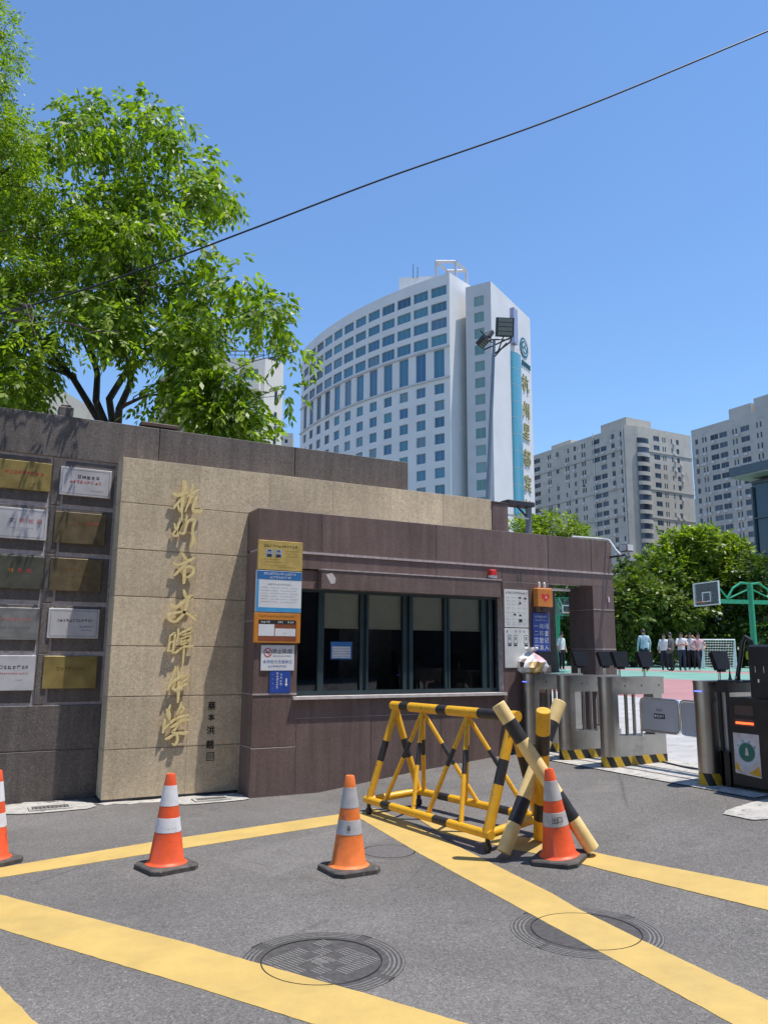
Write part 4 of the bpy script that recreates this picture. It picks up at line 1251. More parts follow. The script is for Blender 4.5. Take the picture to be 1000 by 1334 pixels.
# ------------------------------------------------------------------ traffic cones
def cone(x, y, rz, label, om='cone_orange', wm='cone_white', mark=False, h=0.66, seed=0):
    t = thing('traffic_cone', label, 'traffic cone', (x, y, G(x) + 0.001), rz, 'traffic cones across the entrance')
    r = random.Random(seed)
    if x > 3.75:
        t.rotation_euler = (Matrix.Rotation(-math.atan(0.12), 4, 'Y') @ Matrix.Rotation(rz, 4, 'Z')).to_euler()
    b = MB()
    s = 0.185
    c = 0.05
    pr = [(s - c, -s), (s, -s + c), (s, s - c), (s - c, s), (-s + c, s), (-s, s - c), (-s, -s + c), (-s + c, -s)]
    lv = [(1.0, 0.0), (1.0, 0.028), (0.96, 0.036), (0.80, 0.040)]
    vs = [(px * k, py * k, z) for k, z in lv for px, py in pr]
    fs = [tuple(range(7, -1, -1)), tuple(range(24, 32))]
    for l in range(3):
        for i in range(8):
            j = (i + 1) % 8
            fs.append((l * 8 + i, l * 8 + j, l * 8 + 8 + j, l * 8 + 8 + i))
    b.add(vs, fs)
    b.build('base', 'rubber', t)
    zt, zb = h, 0.04
    def rad(z):
        return 0.034 + (0.128 - 0.034) * (zt - z) / (zt - zb)
    fr = [0.0, 0.13, 0.36, 0.49, 0.65, 1.0]
    zz = [zt - f * (zt - zb) for f in fr]
    body = MB()
    body.lathe([(0.012, zt - 0.004), (rad(zt) - 0.004, zt), (rad(zt), zt - 0.008), (rad(zz[1]), zz[1])], 28)
    body.lathe([(rad(zz[1]) - 0.002, zz[1]), (rad(zz[2]) - 0.002, zz[2])], 28)
    body.lathe([(rad(zz[2]), zz[2]), (rad(zz[3]), zz[3])], 28)
    body.lathe([(rad(zz[3]) - 0.002, zz[3]), (rad(zz[4]) - 0.002, zz[4])], 28)
    body.lathe([(rad(zz[4]), zz[4]), (rad(zb + 0.02), zb + 0.02), (0.135, zb + 0.008), (0.150, zb + 0.001)], 28)
    body.build('body', om, t, smooth=True)
    for a, bb in ((1, 2), (3, 4)):
        w = MB()
        w.lathe([(rad(zz[a]) - 0.001, zz[a]), (rad(zz[a]) + 0.0012, zz[a] - 0.002), (rad(zz[bb]) + 0.0012, zz[bb] + 0.002), (rad(zz[bb]) - 0.001, zz[bb])], 28)
        w.build('reflective_band', wm, t, smooth=True)
    if mark:
        mk = MB()
        zc = (zz[3] + zz[4]) / 2
        rr = rad(zc) + 0.004
        # scrawled marker on the lower band, facing the street
        for i, ch_ in enumerate(mark):
            a = -rz - R(118) + (i - (len(mark) - 1) / 2) * 0.42
            n_ = Vector((math.cos(a), math.sin(a), 0.16)).normalized()
            u_ = Vector((-math.sin(a), math.cos(a), 0))
            mk.text(ch_, 0.05, Vector((rr * math.cos(a), rr * math.sin(a), zc)) , 0, u_, n_.cross(u_))
        mk.build('marker_scrawl', 'black_ink', t)
    return t


cone(0.36, 6.86, 0.5, 'traffic cone cut off by the left edge of the photo', seed=1)
cone(1.49, 6.14, 0.25, 'bright striped traffic cone below the lowest gold character', seed=2)
cone(2.65, 5.49, 0.05, 'faded orange traffic cone in the middle, left of the barrier', 'cone_orange_faded', 'cone_grey', '8', seed=3)
cone(4.11, 4.90, 0.5, 'striped traffic cone standing in front of the crossed poles', 'cone_orange', 'cone_grey', '出口', seed=4)

# ------------------------------------------------------------------ yellow and black barrier
bo = Vector((4.05, 6.35, G(4.05)))
bar = thing('crowd_barrier', 'yellow and black tubular steel barrier in front of the guard house', 'barrier', bo)
FL, FRt, BRt, BL = [Vector((x, y, G(x) + 0.135)) - bo for x, y in ((3.70, 7.23), (3.84, 5.44), (4.40, 5.50), (4.22, 7.15))]
TL, TR = Vector((3.975, 7.20, 1.03)) - bo, Vector((4.125, 5.46, 1.045)) - bo
YM = ['yellow_metal', 'black_paint']


def bpart(name, p0, p1, r, bands, n=12):
    mb = MB()
    mb.banded(p0, p1, r, bands, n)
    return mb.build(name, YM, bar, smooth=True)


ext = (TR - TL).normalized() * 0.05
bpart('top_rail', TL - ext, TR + ext * 1.3, 0.045, [(0.09, 0), (0.17, 1), (0.42, 0), (0.50, 1), (0.74, 0), (0.90, 1), (1, 0)], 14)
bpart('base_rail', FL - ext, FRt + ext, 0.036, [(0.16, 0), (0.24, 1), (0.60, 0), (0.71, 1), (1, 0)])
bpart('base_rail', BL, BRt, 0.036, [(0.2, 0), (0.30, 1), (0.68, 0), (0.80, 1), (1, 0)])
bpart('base_rail', FL, BL, 0.036, [(1, 0)])
bpart('base_rail', FRt, BRt, 0.036, [(1, 0)])
legb = [(0.36, 0), (0.58, 1), (1, 0)]
dn = Vector((0, 0, -0.03))
for a, b, rr in ((TL + dn, FL, 0.034), (TL + dn, BL, 0.034), (TR + dn, FRt, 0.043), (TR + dn, BRt, 0.043)):
    bpart('leg', a, b, rr, legb)
for tt in (0.27, 0.66):
    tp = TL.lerp(TR, tt) + dn
    bpart('brace', tp, FL.lerp(FRt, tt + 0.15), 0.021, [(0.33, 0), (0.55, 1), (1, 0)], 8)
    bpart('brace', tp, BL.lerp(BRt, max(0.02, tt - 0.22)), 0.021, [(0.33, 0), (0.52, 1), (1, 0)], 8)
    bpart('brace', tp, FL.lerp(FRt, tt - 0.12), 0.021, [(0.33, 0), (0.50, 1), (1, 0)], 8)
    bpart('brace', tp, BL.lerp(BRt, min(0.98, tt + 0.28)), 0.021, [(0.36, 0), (0.58, 1), (1, 0)], 8)
for c_ in (FL, FRt, BRt, BL):
    w = MB()
    gz = G(c_.x + bo.x) - bo.z
    w.tube([(c_.x, c_.y, c_.z - 0.03), (c_.x, c_.y, gz + 0.06)], 0.02, 8)
    w.tube([(c_.x - 0.018, c_.y, gz + 0.034), (c_.x + 0.018, c_.y, gz + 0.034)], 0.033, 12)
    w.build('caster', 'black_paint', bar)

# ------------------------------------------------------------------ three crossed striped poles
CM = ['cream_paint', 'black_paint', 'yellow_metal']
PG = 'striped poles propped together beside the barrier'


def pole(label, p0, p1, bands, r=0.056):
    p0, p1 = Vector(p0), Vector(p1)
    mb = MB()
    mb.banded(p0, p1, r, bands, 18)
    d = (p1 - p0).normalized()
    mb.tube([p1 - d * 0.001, p1 + d * 0.006], [r, r * 0.93], 18, bands[-1][1])
    o = mb.build('striped_pole', CM, None, tuple(p0), smooth=True)
    tag(o, label, 'pole', PG)


pole('cream and black pole leaning to the right, lowest foot at left', (3.83, 5.22, G(3.83) + 0.048), (4.47, 5.27, 1.16), [(0.18, 0), (0.34, 1), (0.73, 0), (0.86, 1), (1, 0)])
pole('cream and black pole leaning to the left, foot at right behind the cone', (4.33, 4.79, G(4.33) + 0.048), (3.80, 5.21, 1.16), [(0.20, 0), (0.37, 1), (0.74, 0), (0.88, 1), (1, 0)])
pole('upright yellow and black pole between the two leaning poles', (4.30, 5.36, G(4.30) + 0.03), (4.05, 4.97, 1.12), [(0.155, 2), (0.29, 1), (0.68, 2), (0.83, 1), (1, 2)])

# ------------------------------------------------------------------ turnstiles
TG = 'steel turnstiles at the school gate'


def turnstile(y, label, wing=None, wing2=None, scanners=(0.33, 0.75), led=False, w=0.19):
    x0 = 6.56
    z0 = G(6.9)
    t = thing('turnstile', label, 'turnstile', (x0, y, z0), 0, TG)
    def capsule(mb, xa, xb, za, zb, hw, m=0, round_front=True):
        pts = []
        if round_front:
            for k in range(9):
                a = math.pi / 2 + math.pi * k / 8
                pts.append((xa + hw + hw * math.cos(a), hw * math.sin(a)))
        else:
            pts += [(xa, hw), (xa, -hw)]
        pts += [(xb, -hw), (xb, hw)]
        n = len(pts)
        vs = [(p[0], p[1], za) for p in pts] + [(p[0], p[1], zb) for p in pts]
        fs = [tuple(range(n - 1, -1, -1)) if False else tuple(range(n)), tuple(range(2 * n - 1, n - 1, -1))]
        for i in range(n):
            j = (i + 1) % n
            fs.append((i, n + i, n + j, j))
        mb.add(vs, fs, m)
    hw = w / 2
    a = MB()
    capsule(a, 0.0, 0.90, -0.1, 0.115, hw + 0.005)
    a.build('hazard_base', 'hazard_tape', t, smooth=True)
    a = MB()
    capsule(a, 0.0, 0.165, 0.1155, 0.80, hw)
    a.build('front_column', 'steel', t, smooth=True)
    a = MB()
    capsule(a, 0.745, 0.885, 0.34, 0.80, hw * 0.8, 0, False)
    a.build('rear_column', 'steel', t)
    a = MB()
    capsule(a, 0.166, 0.90, 0.1155, 0.339, hw, 0, False)
    a.build('lower_box', 'steel', t)
    a = MB()
    capsule(a, -0.004, 0.90, 0.801, 0.985, hw + 0.004)
    top = a.build('top_box', 'steel', t, smooth=True)
    a = MB()
    capsule(a, -0.008, 0.905, 0.9855, 1.0, hw + 0.009)
    a.build('lid', 'steel', t, smooth=True)
    bo_ = MB()
    for bx in (0.26, 0.52, 0.80):
        bo_.lathe([(0.0, 0.0), (0.012, 0.0)], 8, (0, 0, 0))
        bo_.v = bo_.v
    sc = MB()
    for bx in (0.28, 0.54, 0.82):
        sc.disc((bx, -hw - 0.0055, 0.90), 0.012, 10, 0, 1.0, (UX, VZ))
    sc.build('lock_discs', 'lamp_dark', top)
    for px in (0.38, 0.50):
        a = MB()
        a.tube([(px, 0, 0.34), (px, 0, 0.80)], 0.021, 12)
        a.build('post', 'steel', t, smooth=True)
    if led:
        a = MB()
        a.ring((hw, 0, 0.90), hw + 0.0045, hw + 0.0065, 16, 0, math.pi * 0.6, math.pi * 1.45)
        a.box(-0.008, -0.005, -0.06, 0.03, 0.893, 0.905)
        a.build('indicator_light', 'blue_light', t)
    for k, sx in enumerate(scanners):
        a = MB()
        a.tube([(sx, 0.0, 1.0), (sx, 0.0, 1.13)], 0.014, 8)
        st = a.build('scanner_stalk', 'steel_bright', t, smooth=True)
        a = MB()
        # tilted tablet, wider at the top
        f = [(-0.115, -0.02, 0.29), (0.115, -0.02, 0.29), (0.09, -0.065, 0.115), (-0.09, -0.065, 0.115)]
        bk = [(-0.11, 0.035, 0.275), (0.11, 0.035, 0.275), (0.085, -0.01, 0.10), (-0.085, -0.01, 0.10)]
        a.add([(sx + p[0], p[1], 1.0 + p[2]) for p in f + bk], [(3, 2, 1, 0), (4, 5, 6, 7), (0, 1, 5, 4), (1, 2, 6, 5), (2, 3, 7, 6), (3, 0, 4, 7)])
        a.box(sx - 0.04, sx + 0.04, -0.05, -0.005, 1.085, 1.108)
        a.build('face_scanner', 'tablet_black', t)
    for yd, ln in ((-1, wing), (1, wing2)):
        if not ln:
            continue
        x = 0.50
        ya = yd * (hw + 0.015)
        yb = yd * (hw + 0.015 + ln)
        c = 0.05
        path = [(x, ya, 0.33), (x, ya, 0.76 - c), (x, ya + yd * 0.015, 0.76 - 0.015), (x, ya + yd * c, 0.76), (x, yb - yd * c, 0.76), (x, yb - yd * 0.015, 0.76 - 0.015), (x, yb, 0.76 - c), (x, yb, 0.40 + c), (x, yb - yd * 0.015, 0.415), (x, yb - yd * c, 0.40), (x, ya, 0.40)]
        a = MB()
        a.tube(path, 0.014, 10)
        gt = a.build('swing_gate', 'steel_bright', t, smooth=True)
        a = MB()
        a.box(x - 0.006, x + 0.006, min(ya, yb) + 0.016, max(ya, yb) - 0.016, 0.415, 0.745)
        a.build('gate_panel', 'gate_panel', gt)
        ym = (ya + yb) / 2
        Uy = Vector((0, -1, 0))
        a = MB()
        xx = x - 0.0075
        if yd < 0:
            a.add([(xx, ym + 0.08, 0.545), (xx, ym - 0.08, 0.545), (xx, ym - 0.08, 0.60), (xx, ym + 0.08, 0.60)], [(0, 1, 2, 3)], 0)
            a.text('请通行', 0.038, (xx - 0.0006, ym - 0.012, 0.573), 1, Uy, VZ)
            a.disc((xx - 0.0006, ym + 0.058, 0.573), 0.014, 12, 1, 1.0, (Uy, VZ))
            for q in (-0.03, 0.0, 0.03):
                a.ring((xx, ym + q, 0.64), 0.010, 0.014, 10, 0, 0, 2 * math.pi, (Uy, VZ))
            a.build('gate_label', ['black_ink', 'white_ink'], gt)
        else:
            a.text('请', 0.06, (xx, ym + 0.03, 0.61), 0, Uy, VZ)
            a.text('刷', 0.06, (xx, ym - 0.04, 0.61), 0, Uy, VZ)
            a.text('脸', 0.06, (xx, ym + 0.03, 0.53), 0, Uy, VZ)
            a.text('行', 0.06, (xx, ym - 0.04, 0.53), 0, Uy, VZ)
            a.build('gate_label', 'black_ink', gt)
    return t


turnstile(8.42, 'steel turnstile next to the guard house carrying a plastic bag', wing=0.26, led=True, scanners=(0.33,))
turnstile(7.74, 'steel turnstile second from the guard house, just right of the crossed poles', wing=0.30)
turnstile(7.02, 'steel turnstile in the middle with the widest swing gate toward the road', wing=0.56, scanners=(0.30, 0.70))
turnstile(5.66, 'steel turnstile at the right beside the black cabinet', wing2=0.56, led=True, scanners=(0.34,))
# cable lying between the last two
cb = MB()
cb.tube([(7.35, 6.9, G(7.35) + 0.018), (7.25, 6.5, G(7.25) + 0.018), (7.2, 6.1, G(7.2) + 0.03), (7.25, 5.8, G(7.25) + 0.02)], 0.010, 6)
tag(cb.build('floor_cable', 'cable_black', None, (7.35, 6.9, G(7.35))), 'thin black cable on the ground between the right turnstiles', 'cable')

# ------------------------------------------------------------------ black cabinet at the right edge
gz = G(6.7)
k = thing('guard_cabinet', 'black security cabinet with a round green emblem poster at the right edge', 'cabinet', (6.72, 5.2, gz))
part(k, 'frame', 'machine_black', lambda m: (m.box(-0.03, 0.0, 0.30, 0.335, 0.0, 1.0), m.box(-0.03, 0.0, 0.21, 0.235, 0.0, 1.0), m.box(-0.031, 0.3, 0.20, 0.34, 0.90, 1.0), m.box(-0.03, 0.3, 0.205, 0.34, 0.0, 0.34)))
part(k, 'body', 'machine_black', lambda m: (m.cbox(-0.06, 0.35, -0.55, 0.195, 0.05, 0.86, 0.015), m.box(-0.075, -0.0605, -0.5, 0.19, 0.80, 0.86)))
part(k, 'back_panel', 'sill_stone', lambda m: m.box(0.02, 0.03, 0.236, 0.299, 0.345, 0.895))
Uy = Vector((0, -1, 0))
part(k, 'screen_recess', ['bag_brown', 'machine_black'], lambda m: (m.quad((-0.0615, 0.13, 0.60), (-0.0615, -0.10, 0.60), (-0.0615, -0.08, 0.79), (-0.0615, 0.11, 0.79), 0), m.quad((-0.062, 0.13, 0.66), (-0.062, -0.10, 0.66), (-0.062, -0.095, 0.70), (-0.062, 0.125, 0.70), 1)))
part(k, 'light_bar', 'red_light', lambda m: m.box(-0.07, -0.0625, -0.085, 0.105, 0.615, 0.635))
em = part(k, 'emblem_poster', ['sill_stone', 'emblem_pale', 'emblem_green', 'yellow_metal', 'black_ink'], lambda m: (
    m.quad((-0.063, 0.15, 0.16), (-0.063, -0.13, 0.14), (-0.063, -0.13, 0.53), (-0.063, 0.15, 0.53), 0),
    m.disc((-0.0636, 0.01, 0.36), 0.125, 36, 1, 1.0, (Uy, VZ)), m.disc((-0.0642, 0.01, 0.36), 0.083, 32, 2, 1.0, (Uy, VZ)),
    m.ring((-0.0646, 0.01, 0.36), 0.085, 0.089, 32, 4, 0, 2 * math.pi, (Uy, VZ)),
    m.quad((-0.0644, 0.15, 0.20), (-0.0644, 0.05, 0.16), (-0.0644, 0.10, 0.20), (-0.0644, 0.13, 0.27), 3),
    m.quad((-0.0644, -0.13, 0.15), (-0.0644, 0.01, 0.17), (-0.0644, -0.06, 0.205), (-0.0644, -0.11, 0.25), 3),
    m.quad((-0.0648, 0.03, 0.33), (-0.0648, -0.01, 0.33), (-0.0648, 0.0, 0.40), (-0.0648, 0.02, 0.40), 0)))
for i, c_ in enumerate('平安校园'):
    a = R(150 - 40 * i)
    part(k, 'emblem_letter', 'black_ink', lambda m: m.text(c_, 0.026, Vector((-0.0650, 0.01, 0.36)) + Uy * (0.105 * math.cos(a)) + VZ * (0.105 * math.sin(a)), 0, Uy * math.sin(a) - VZ * math.cos(a), Uy * math.cos(a) + VZ * math.sin(a)))
part(k, 'tray', 'machine_black', lambda m: (m.cbox(-0.02, 0.25, 0.05, 0.33, 1.0, 1.02, 0.006), m.lathe([(0.02, 0.0), (0.012, 0.03), (0.004, 0.10)], 8, (0.05, 0.23, 1.02))))
part(k, 'handle', 'machine_black', lambda m: m.tube([(0.05, 0.14, 1.0), (0.03, 0.12, 1.08), (0.05, 0.09, 1.25), (0.06, 0.07, 1.38), (0.08, 0.04, 1.44), (0.10, 0.0, 1.40), (0.1, -0.02, 1.3)], 0.022, 8))
part(k, 'handle', 'steel_bright', lambda m: m.tube([(0.03, 0.155, 1.0), (0.02, 0.13, 1.06)], 0.014, 8))
part(k, 'upper_case', 'machine_black', lambda m: (m.cbox(-0.05, 0.36, -0.62, -0.055, 0.865, 1.36, 0.02), m.box(-0.055, -0.0505, -0.55, -0.1, 1.15, 1.18)))
part(k, 'latch', 'steel_bright', lambda m: (m.tube([(-0.053, -0.14, 1.10), (-0.053, -0.14, 1.16)], 0.006, 6), m.tube([(-0.053, -0.23, 1.10), (-0.053, -0.23, 1.16)], 0.006, 6), m.tube([(-0.055, -0.17, 1.01), (-0.055, -0.17, 1.04)], 0.012, 8)))
part(k, 'lime_pad', 'shoe_lime', lambda m: m.box(0.1, 0.2, 0.0, 0.07, 1.22, 1.30))

# ------------------------------------------------------------------ plastic bag on the first turnstile
def bag():
    r = random.Random(11)
    mb = MB()
    n, q = 22, 12
    c0 = Vector((6.70, 8.45, G(6.9) + 1.0))
    prof = [(0.0, 0.0), (0.10, 0.0), (0.165, 0.03), (0.19, 0.09), (0.175, 0.15), (0.13, 0.20), (0.075, 0.245), (0.04, 0.27), (0.035, 0.285), (0.06, 0.31), (0.075, 0.335), (0.01, 0.32)]
    for i, (rr, z) in enumerate(prof):
        for k_ in range(n):
            a = 2 * math.pi * k_ / n
            j = 1 + 0.16 * math.sin(a * 3 + i * 0.9) + r.uniform(-0.13, 0.13)
            mb.v.append((c0.x + rr * j * math.cos(a) * 1.1, c0.y + rr * j * math.sin(a), c0.z + max(0.001, z + (r.uniform(-0.014, 0.014) if i else 0))))
    for i in range(len(prof) - 1):
        for k_ in range(n):
            j = (k_ + 1) % n
            mb.f.append((i * n + k_, i * n + j, (i + 1) * n + j, (i + 1) * n + k_))
            z = prof[i][1]
            a = k_ / n
            mb.m.append(2 if (z < 0.1 and 0.62 < a < 0.80) else (1 if (0.14 < z < 0.26 and 0.70 < a < 0.92) else (3 if (0.05 < z < 0.16 and 0.5 < a < 0.58) else 0)))
    t = thing('plastic_bag', 'crumpled white plastic bag of breakfast on the turnstile beside the posters', 'bag', c0)
    o = mb.build('bag', ['bag_plastic', 'bag_pink', 'bag_tan', 'bag_brown'], t)
    for v in o.data.vertices:
        v.co -= c0
    return t


bag()

# ------------------------------------------------------------------ basketball stands
def hoop_stand(x, y, label, yaw=0.0, s=1.0):
    z = G(x)
    t = thing('basketball_stand', label, 'basketball stand', (x, y, z), yaw, 'green basketball stands')
    gm = 'court_stand_green'
    part(t, 'post', gm, lambda m: (m.tube([(0, 0, 0), (0, 0, 0.25)], 0.20 * s, 14), m.tube([(0, 0, 0.25), (0, 0, 3.95)], [0.135, 0.125], 16)))
    part(t, 'cross_beam', gm, lambda m: m.box(-2.2, 2.2, -0.06, 0.06, 3.02, 3.20))
    for sx in (-1, 1):
        part(t, 'arm', gm, lambda m: (m.tube([(0, 0, 3.92), (sx * 0.45, 0, 3.98), (sx * 0.9, 0, 3.72), (sx * 1.25, 0, 3.22)], 0.05, 8), m.tube([(sx * 1.2, 0, 3.22), (sx * 1.75, 0, 3.85), (sx * 2.3, 0, 3.80)], 0.04, 8), m.tube([(0, 0, 3.72), (sx * 1.15, 0, 3.25)], 0.035, 8)))
        bd = part(t, 'backboard_frame', gm if s < 0.9 else 'white_metal', lambda m: [m.box(sx * 2.3 - 0.03, sx * 2.3 + 0.03, a, b, c, d) for a, b, c, d in ((-0.9, 0.9, 2.9, 2.945), (-0.9, 0.9, 3.905, 3.95), (-0.9, -0.855, 2.946, 3.904), (0.855, 0.9, 2.946, 3.904))])
        q = MB()
        q.box(sx * 2.3 - 0.008, sx * 2.3 + 0.008, -0.839, 0.839, 2.962, 3.888)
        q.build('backboard', 'clear_plastic', bd)
        q = MB()
        xs_ = sx * 2.3 - 0.012
        for a, b, c, d in ((-0.3, 0.3, 3.06, 3.11), (-0.3, 0.3, 3.46, 3.51), (-0.3, -0.25, 3.111, 3.459), (0.25, 0.3, 3.111, 3.459)):
            q.box(sx * 2.3 - 0.014, sx * 2.3 + 0.014, a, b, c, d)
        q.build('target_square', 'white_metal', bd)
        q = MB()
        rp = [(sx * 2.55 + 0.225 * math.cos(a), 0.225 * math.sin(a), 3.05) for a in [2 * math.pi * i / 16 for i in range(17)]]
        q.tube(rp, 0.012, 6)
        q.build('rim', 'sign_orange', bd)
    return t


hoop_stand(31.6, 23.95, 'green double basketball stand on the court at the right edge', R(-14))
hoop_stand(31.8, 37.45, 'distant green basketball stand seen through the doorway', R(64), 0.8)

# ------------------------------------------------------------------ goal
t = thing('football_goal', 'white framed goal with net behind the group of people', 'goal', (36.2, 29.6, 0.85), R(-40))
part(t, 'goal_frame', 'white_metal', lambda m: (m.tube([(-0.8, 0, 0), (-0.8, 0, 1.55), (0.8, 0, 1.55), (0.8, 0, 0)], 0.05, 8), m.tube([(-0.8, 0, 1.55), (-0.8, 0.9, 0.05), (0.8, 0.9, 0.05), (0.8, 0, 1.55)], 0.03, 6)))
def net(m):
    for i in range(13):
        x = -0.8 + 1.6 * i / 12
        m.tube([(x, 0, 1.55), (x, 0.9, 0.05)], 0.010, 4)
    for j in range(1, 11):
        f = j / 11
        m.tube([(-0.8, 0.9 * f, 1.55 - 1.5 * f), (0.8, 0.9 * f, 1.55 - 1.5 * f)], 0.010, 4)
    for sx in (-0.8, 0.8):
        for j in range(1, 9):
            f = j / 9
            m.tube([(sx, 0, 1.55 - 1.55 * f), (sx, 0.9 * f, 1.55 - 1.5 * f)], 0.010, 4)
            m.tube([(sx, 0.9 * f, 1.55 - 1.5 * f), (sx, 0.9 * f, 0.03)], 0.010, 4)
part(t, 'net', 'goal_net', net)


# ------------------------------------------------------------------ people on the court
def person(x, y, yaw, label, top, legs, shoes='shoe_white', h=1.70, arms='down', long_sleeve=False, stride=0.0):
    k_ = h / 1.70
    z = G(x)
    P, E, RD = [], [], []

    def v(p, r, parent=None):
        P.append(Vector(p) * k_)
        RD.append(r * k_)
        if parent is not None:
            E.append((parent, len(P) - 1))
        return len(P) - 1
    pel = v((0, 0, 0.93), (0.155))
    w1 = v((0, 0.0, 1.10), 0.135, pel)
    ch_ = v((0, 0.0, 1.30), 0.160, w1)
    nb = v((0, 0.0, 1.43), 0.085, ch_)
    nk = v((0, 0.012, 1.475), 0.055, nb)
    h1 = v((0, 0.02, 1.54), 0.072, nk)
    h2 = v((0, 0.025, 1.61), 0.092, h1)
    v((0, 0.015, 1.665), 0.066, h2)
    segs = []
    for sx in (-1, 1):
        sh = v((sx * 0.17, 0, 1.385), 0.068, ch_)
        if arms == 'down' or (arms == 'mixed' and sx < 0):
            el, wr, hd = (sx * 0.24, -0.02, 1.12), (sx * 0.23, 0.07, 0.90), (sx * 0.22, 0.10, 0.80)
        elif arms == 'hips' or (arms == 'mixed' and sx > 0):
            el, wr, hd = (sx * 0.38, -0.05, 1.16), (sx * 0.22, 0.08, 0.99), (sx * 0.15, 0.12, 0.98)
        elif arms == 'folded':
            el, wr, hd = (sx * 0.26, 0.08, 1.14), (sx * 0.02, 0.20, 1.18), (-sx * 0.07, 0.20, 1.20)
        else:   # up, shading the eyes
            el, wr, hd = (sx * 0.34, 0.14, 1.30), (sx * 0.17, 0.20, 1.52), (sx * 0.10, 0.18, 1.60)
        e_ = v(el, 0.048, sh)
        w_ = v(wr, 0.036, e_)
        v(hd, 0.034, w_)
        segs.append((Vector(el) * k_, Vector(hd) * k_))
        hp_ = v((sx * 0.09, 0, 0.88), 0.105, pel)
        kn = v((sx * 0.10, 0.02 + sx * stride, 0.49), 0.070, hp_)
        an = v((sx * 0.105, -0.02 + sx * stride * 1.6, 0.09), 0.048, kn)
        v((sx * 0.115, 0.12 + sx * stride * 1.6, 0.045), 0.042, an)
    me = bpy.data.meshes.new('body')
    me.from_pydata([tuple(p) for p in P], E, [])
    ob = bpy.data.objects.new('body', me)
    COL.objects.link(ob)
    sk = ob.modifiers.new('s', 'SKIN')
    for i, r_ in enumerate(RD):
        me.skin_vertices[0].data[i].radius = (r_ * (1.15 if i in (0, 1, 2) else 1.0), r_ * (0.78 if i in (0, 1, 2) else 1.0))
    me.skin_vertices[0].data[0].use_root = True
    ss = ob.modifiers.new('d', 'SUBSURF')
    ss.levels = 1
    ss.render_levels = 1
    dg = bpy.context.evaluated_depsgraph_get()
    m2 = bpy.data.meshes.new_from_object(ob.evaluated_get(dg))
    bpy.data.objects.remove(ob)
    bpy.data.meshes.remove(me)
    m2.materials.clear()
    for nm in ('skin', top, legs, shoes):
        m2.materials.append(MATS[nm])
    for p in m2.polygons:
        c = p.center
        if c.z > 1.465 * k_:
            mi = 0
        elif c.z < 0.085 * k_:
            mi = 3
        elif c.z < 0.93 * k_ and abs(c.x) < 0.2 * k_:
            mi = 2
        else:
            mi = 1
        if not long_sleeve or c.z < 0.88 * k_:
            for a, b in segs:
                d = b - a
                tt = max(0, min(1, (c - a).dot(d) / d.length_squared))
                lim = 0.02 if not long_sleeve else 0.85
                if (c - (a + d * tt)).length < 0.062 * k_ and tt > lim:
                    mi = 0
        p.material_index = mi
        p.use_smooth = True
    t = thing('person', label, 'person', (x, y, z), yaw, 'people on the sports court')
    b_ = bpy.data.objects.new('body', m2)
    COL.objects.link(b_)
    b_.parent = t
    b_.location = (0, 0, 0.004)
    hr = MB()
    n = 12
    for i in range(6):
        a = math.pi / 2 * i / 5
        for q in range(n):
            bb = 2 * math.pi * q / n
            rr = 0.101 * k_
            front = max(0, math.sin(bb))
            hr.v.append((rr * math.cos(bb) * math.cos(a) * 0.92, 0.012 * k_ + rr * math.sin(bb) * math.cos(a), (1.622 - 0.055 * (1 - front) * math.cos(a) + 0.045 * front * math.cos(a)) * k_ + rr * 1.02 * math.sin(a)))
    for i in range(5):
        for q in range(n):
            j = (q + 1) % n
            hr.f.append((i * n + q, i * n + j, (i + 1) * n + j, (i + 1) * n + q))
            hr.m.append(0)
    hr.build('hair', 'hair', t, smooth=True)
    fc = MB()
    for sx in (-1, 1):
        fc.box(sx * 0.034 * k_ - 0.011, sx * 0.034 * k_ + 0.011, 0.108 * k_, 0.118 * k_, 1.585 * k_, 1.597 * k_)
    fc.box(-0.022, 0.022, 0.098 * k_, 0.104 * k_, 1.518 * k_, 1.526 * k_)
    fc.build('eyes_and_mouth', 'hair', t)
    return t


person(25.4, 24.5, R(-30), 'person in pale blue top and dark trousers, alone left of the group', 'cloth_blue', 'cloth_navy', 'shoe_lime', 1.78, 'down', True, 0.05)
person(29.0, 26.75, R(140), 'person in white top at the left end of the group', 'cloth_white', 'cloth_navy', 'cloth_black', 1.68, 'down')
person(28.0, 25.43, R(20), 'person in dark grey waistcoat top standing with back turned in the group', 'cloth_grey', 'cloth_black', 'cloth_black', 1.70, 'mixed', True, 0.06)
person(29.4, 26.1, R(150), 'person in white top with folded arms in the middle of the group', 'cloth_white', 'cloth_denim', 'cloth_black', 1.74, 'folded')
person(30.6, 26.6, R(120), 'person in white top raising an arm, fourth in the group', 'cloth_white', 'cloth_black', 'shoe_white', 1.74, 'up')
person(30.4, 26.0, R(160), 'person in pink top with hand on hip at the right of the group', 'cloth_pink', 'cloth_navy', 'shoe_white', 1.72, 'hips', False, 0.12)
person(33.0, 31.7, R(170), 'person in white top far left on the court beside the pier', 'cloth_white', 'cloth_navy', h=1.62)
person(35.5, 33.0, R(200), 'person in white top standing far off behind the lone person', 'cloth_white', 'cloth_black', h=1.55, arms='hips')
person(24.2, 28.3, R(190), 'person in white top and dark trousers seen through the doorway', 'cloth_white', 'cloth_black', h=1.72, arms='down')
bl = MB()
bm_ = bmesh.new()
bmesh.ops.create_icosphere(bm_, subdivisions=2, radius=0.12)
bl.add([tuple(v_.co) for v_ in bm_.verts], [tuple(v_.index for v_ in f.verts) for f in bm_.faces])
bm_.free()
t = thing('basketball', 'dark basketball in the air left of the group', 'ball', (26.3, 24.0, 1.75))
bl.build('ball', 'bag_brown', t, smooth=True)

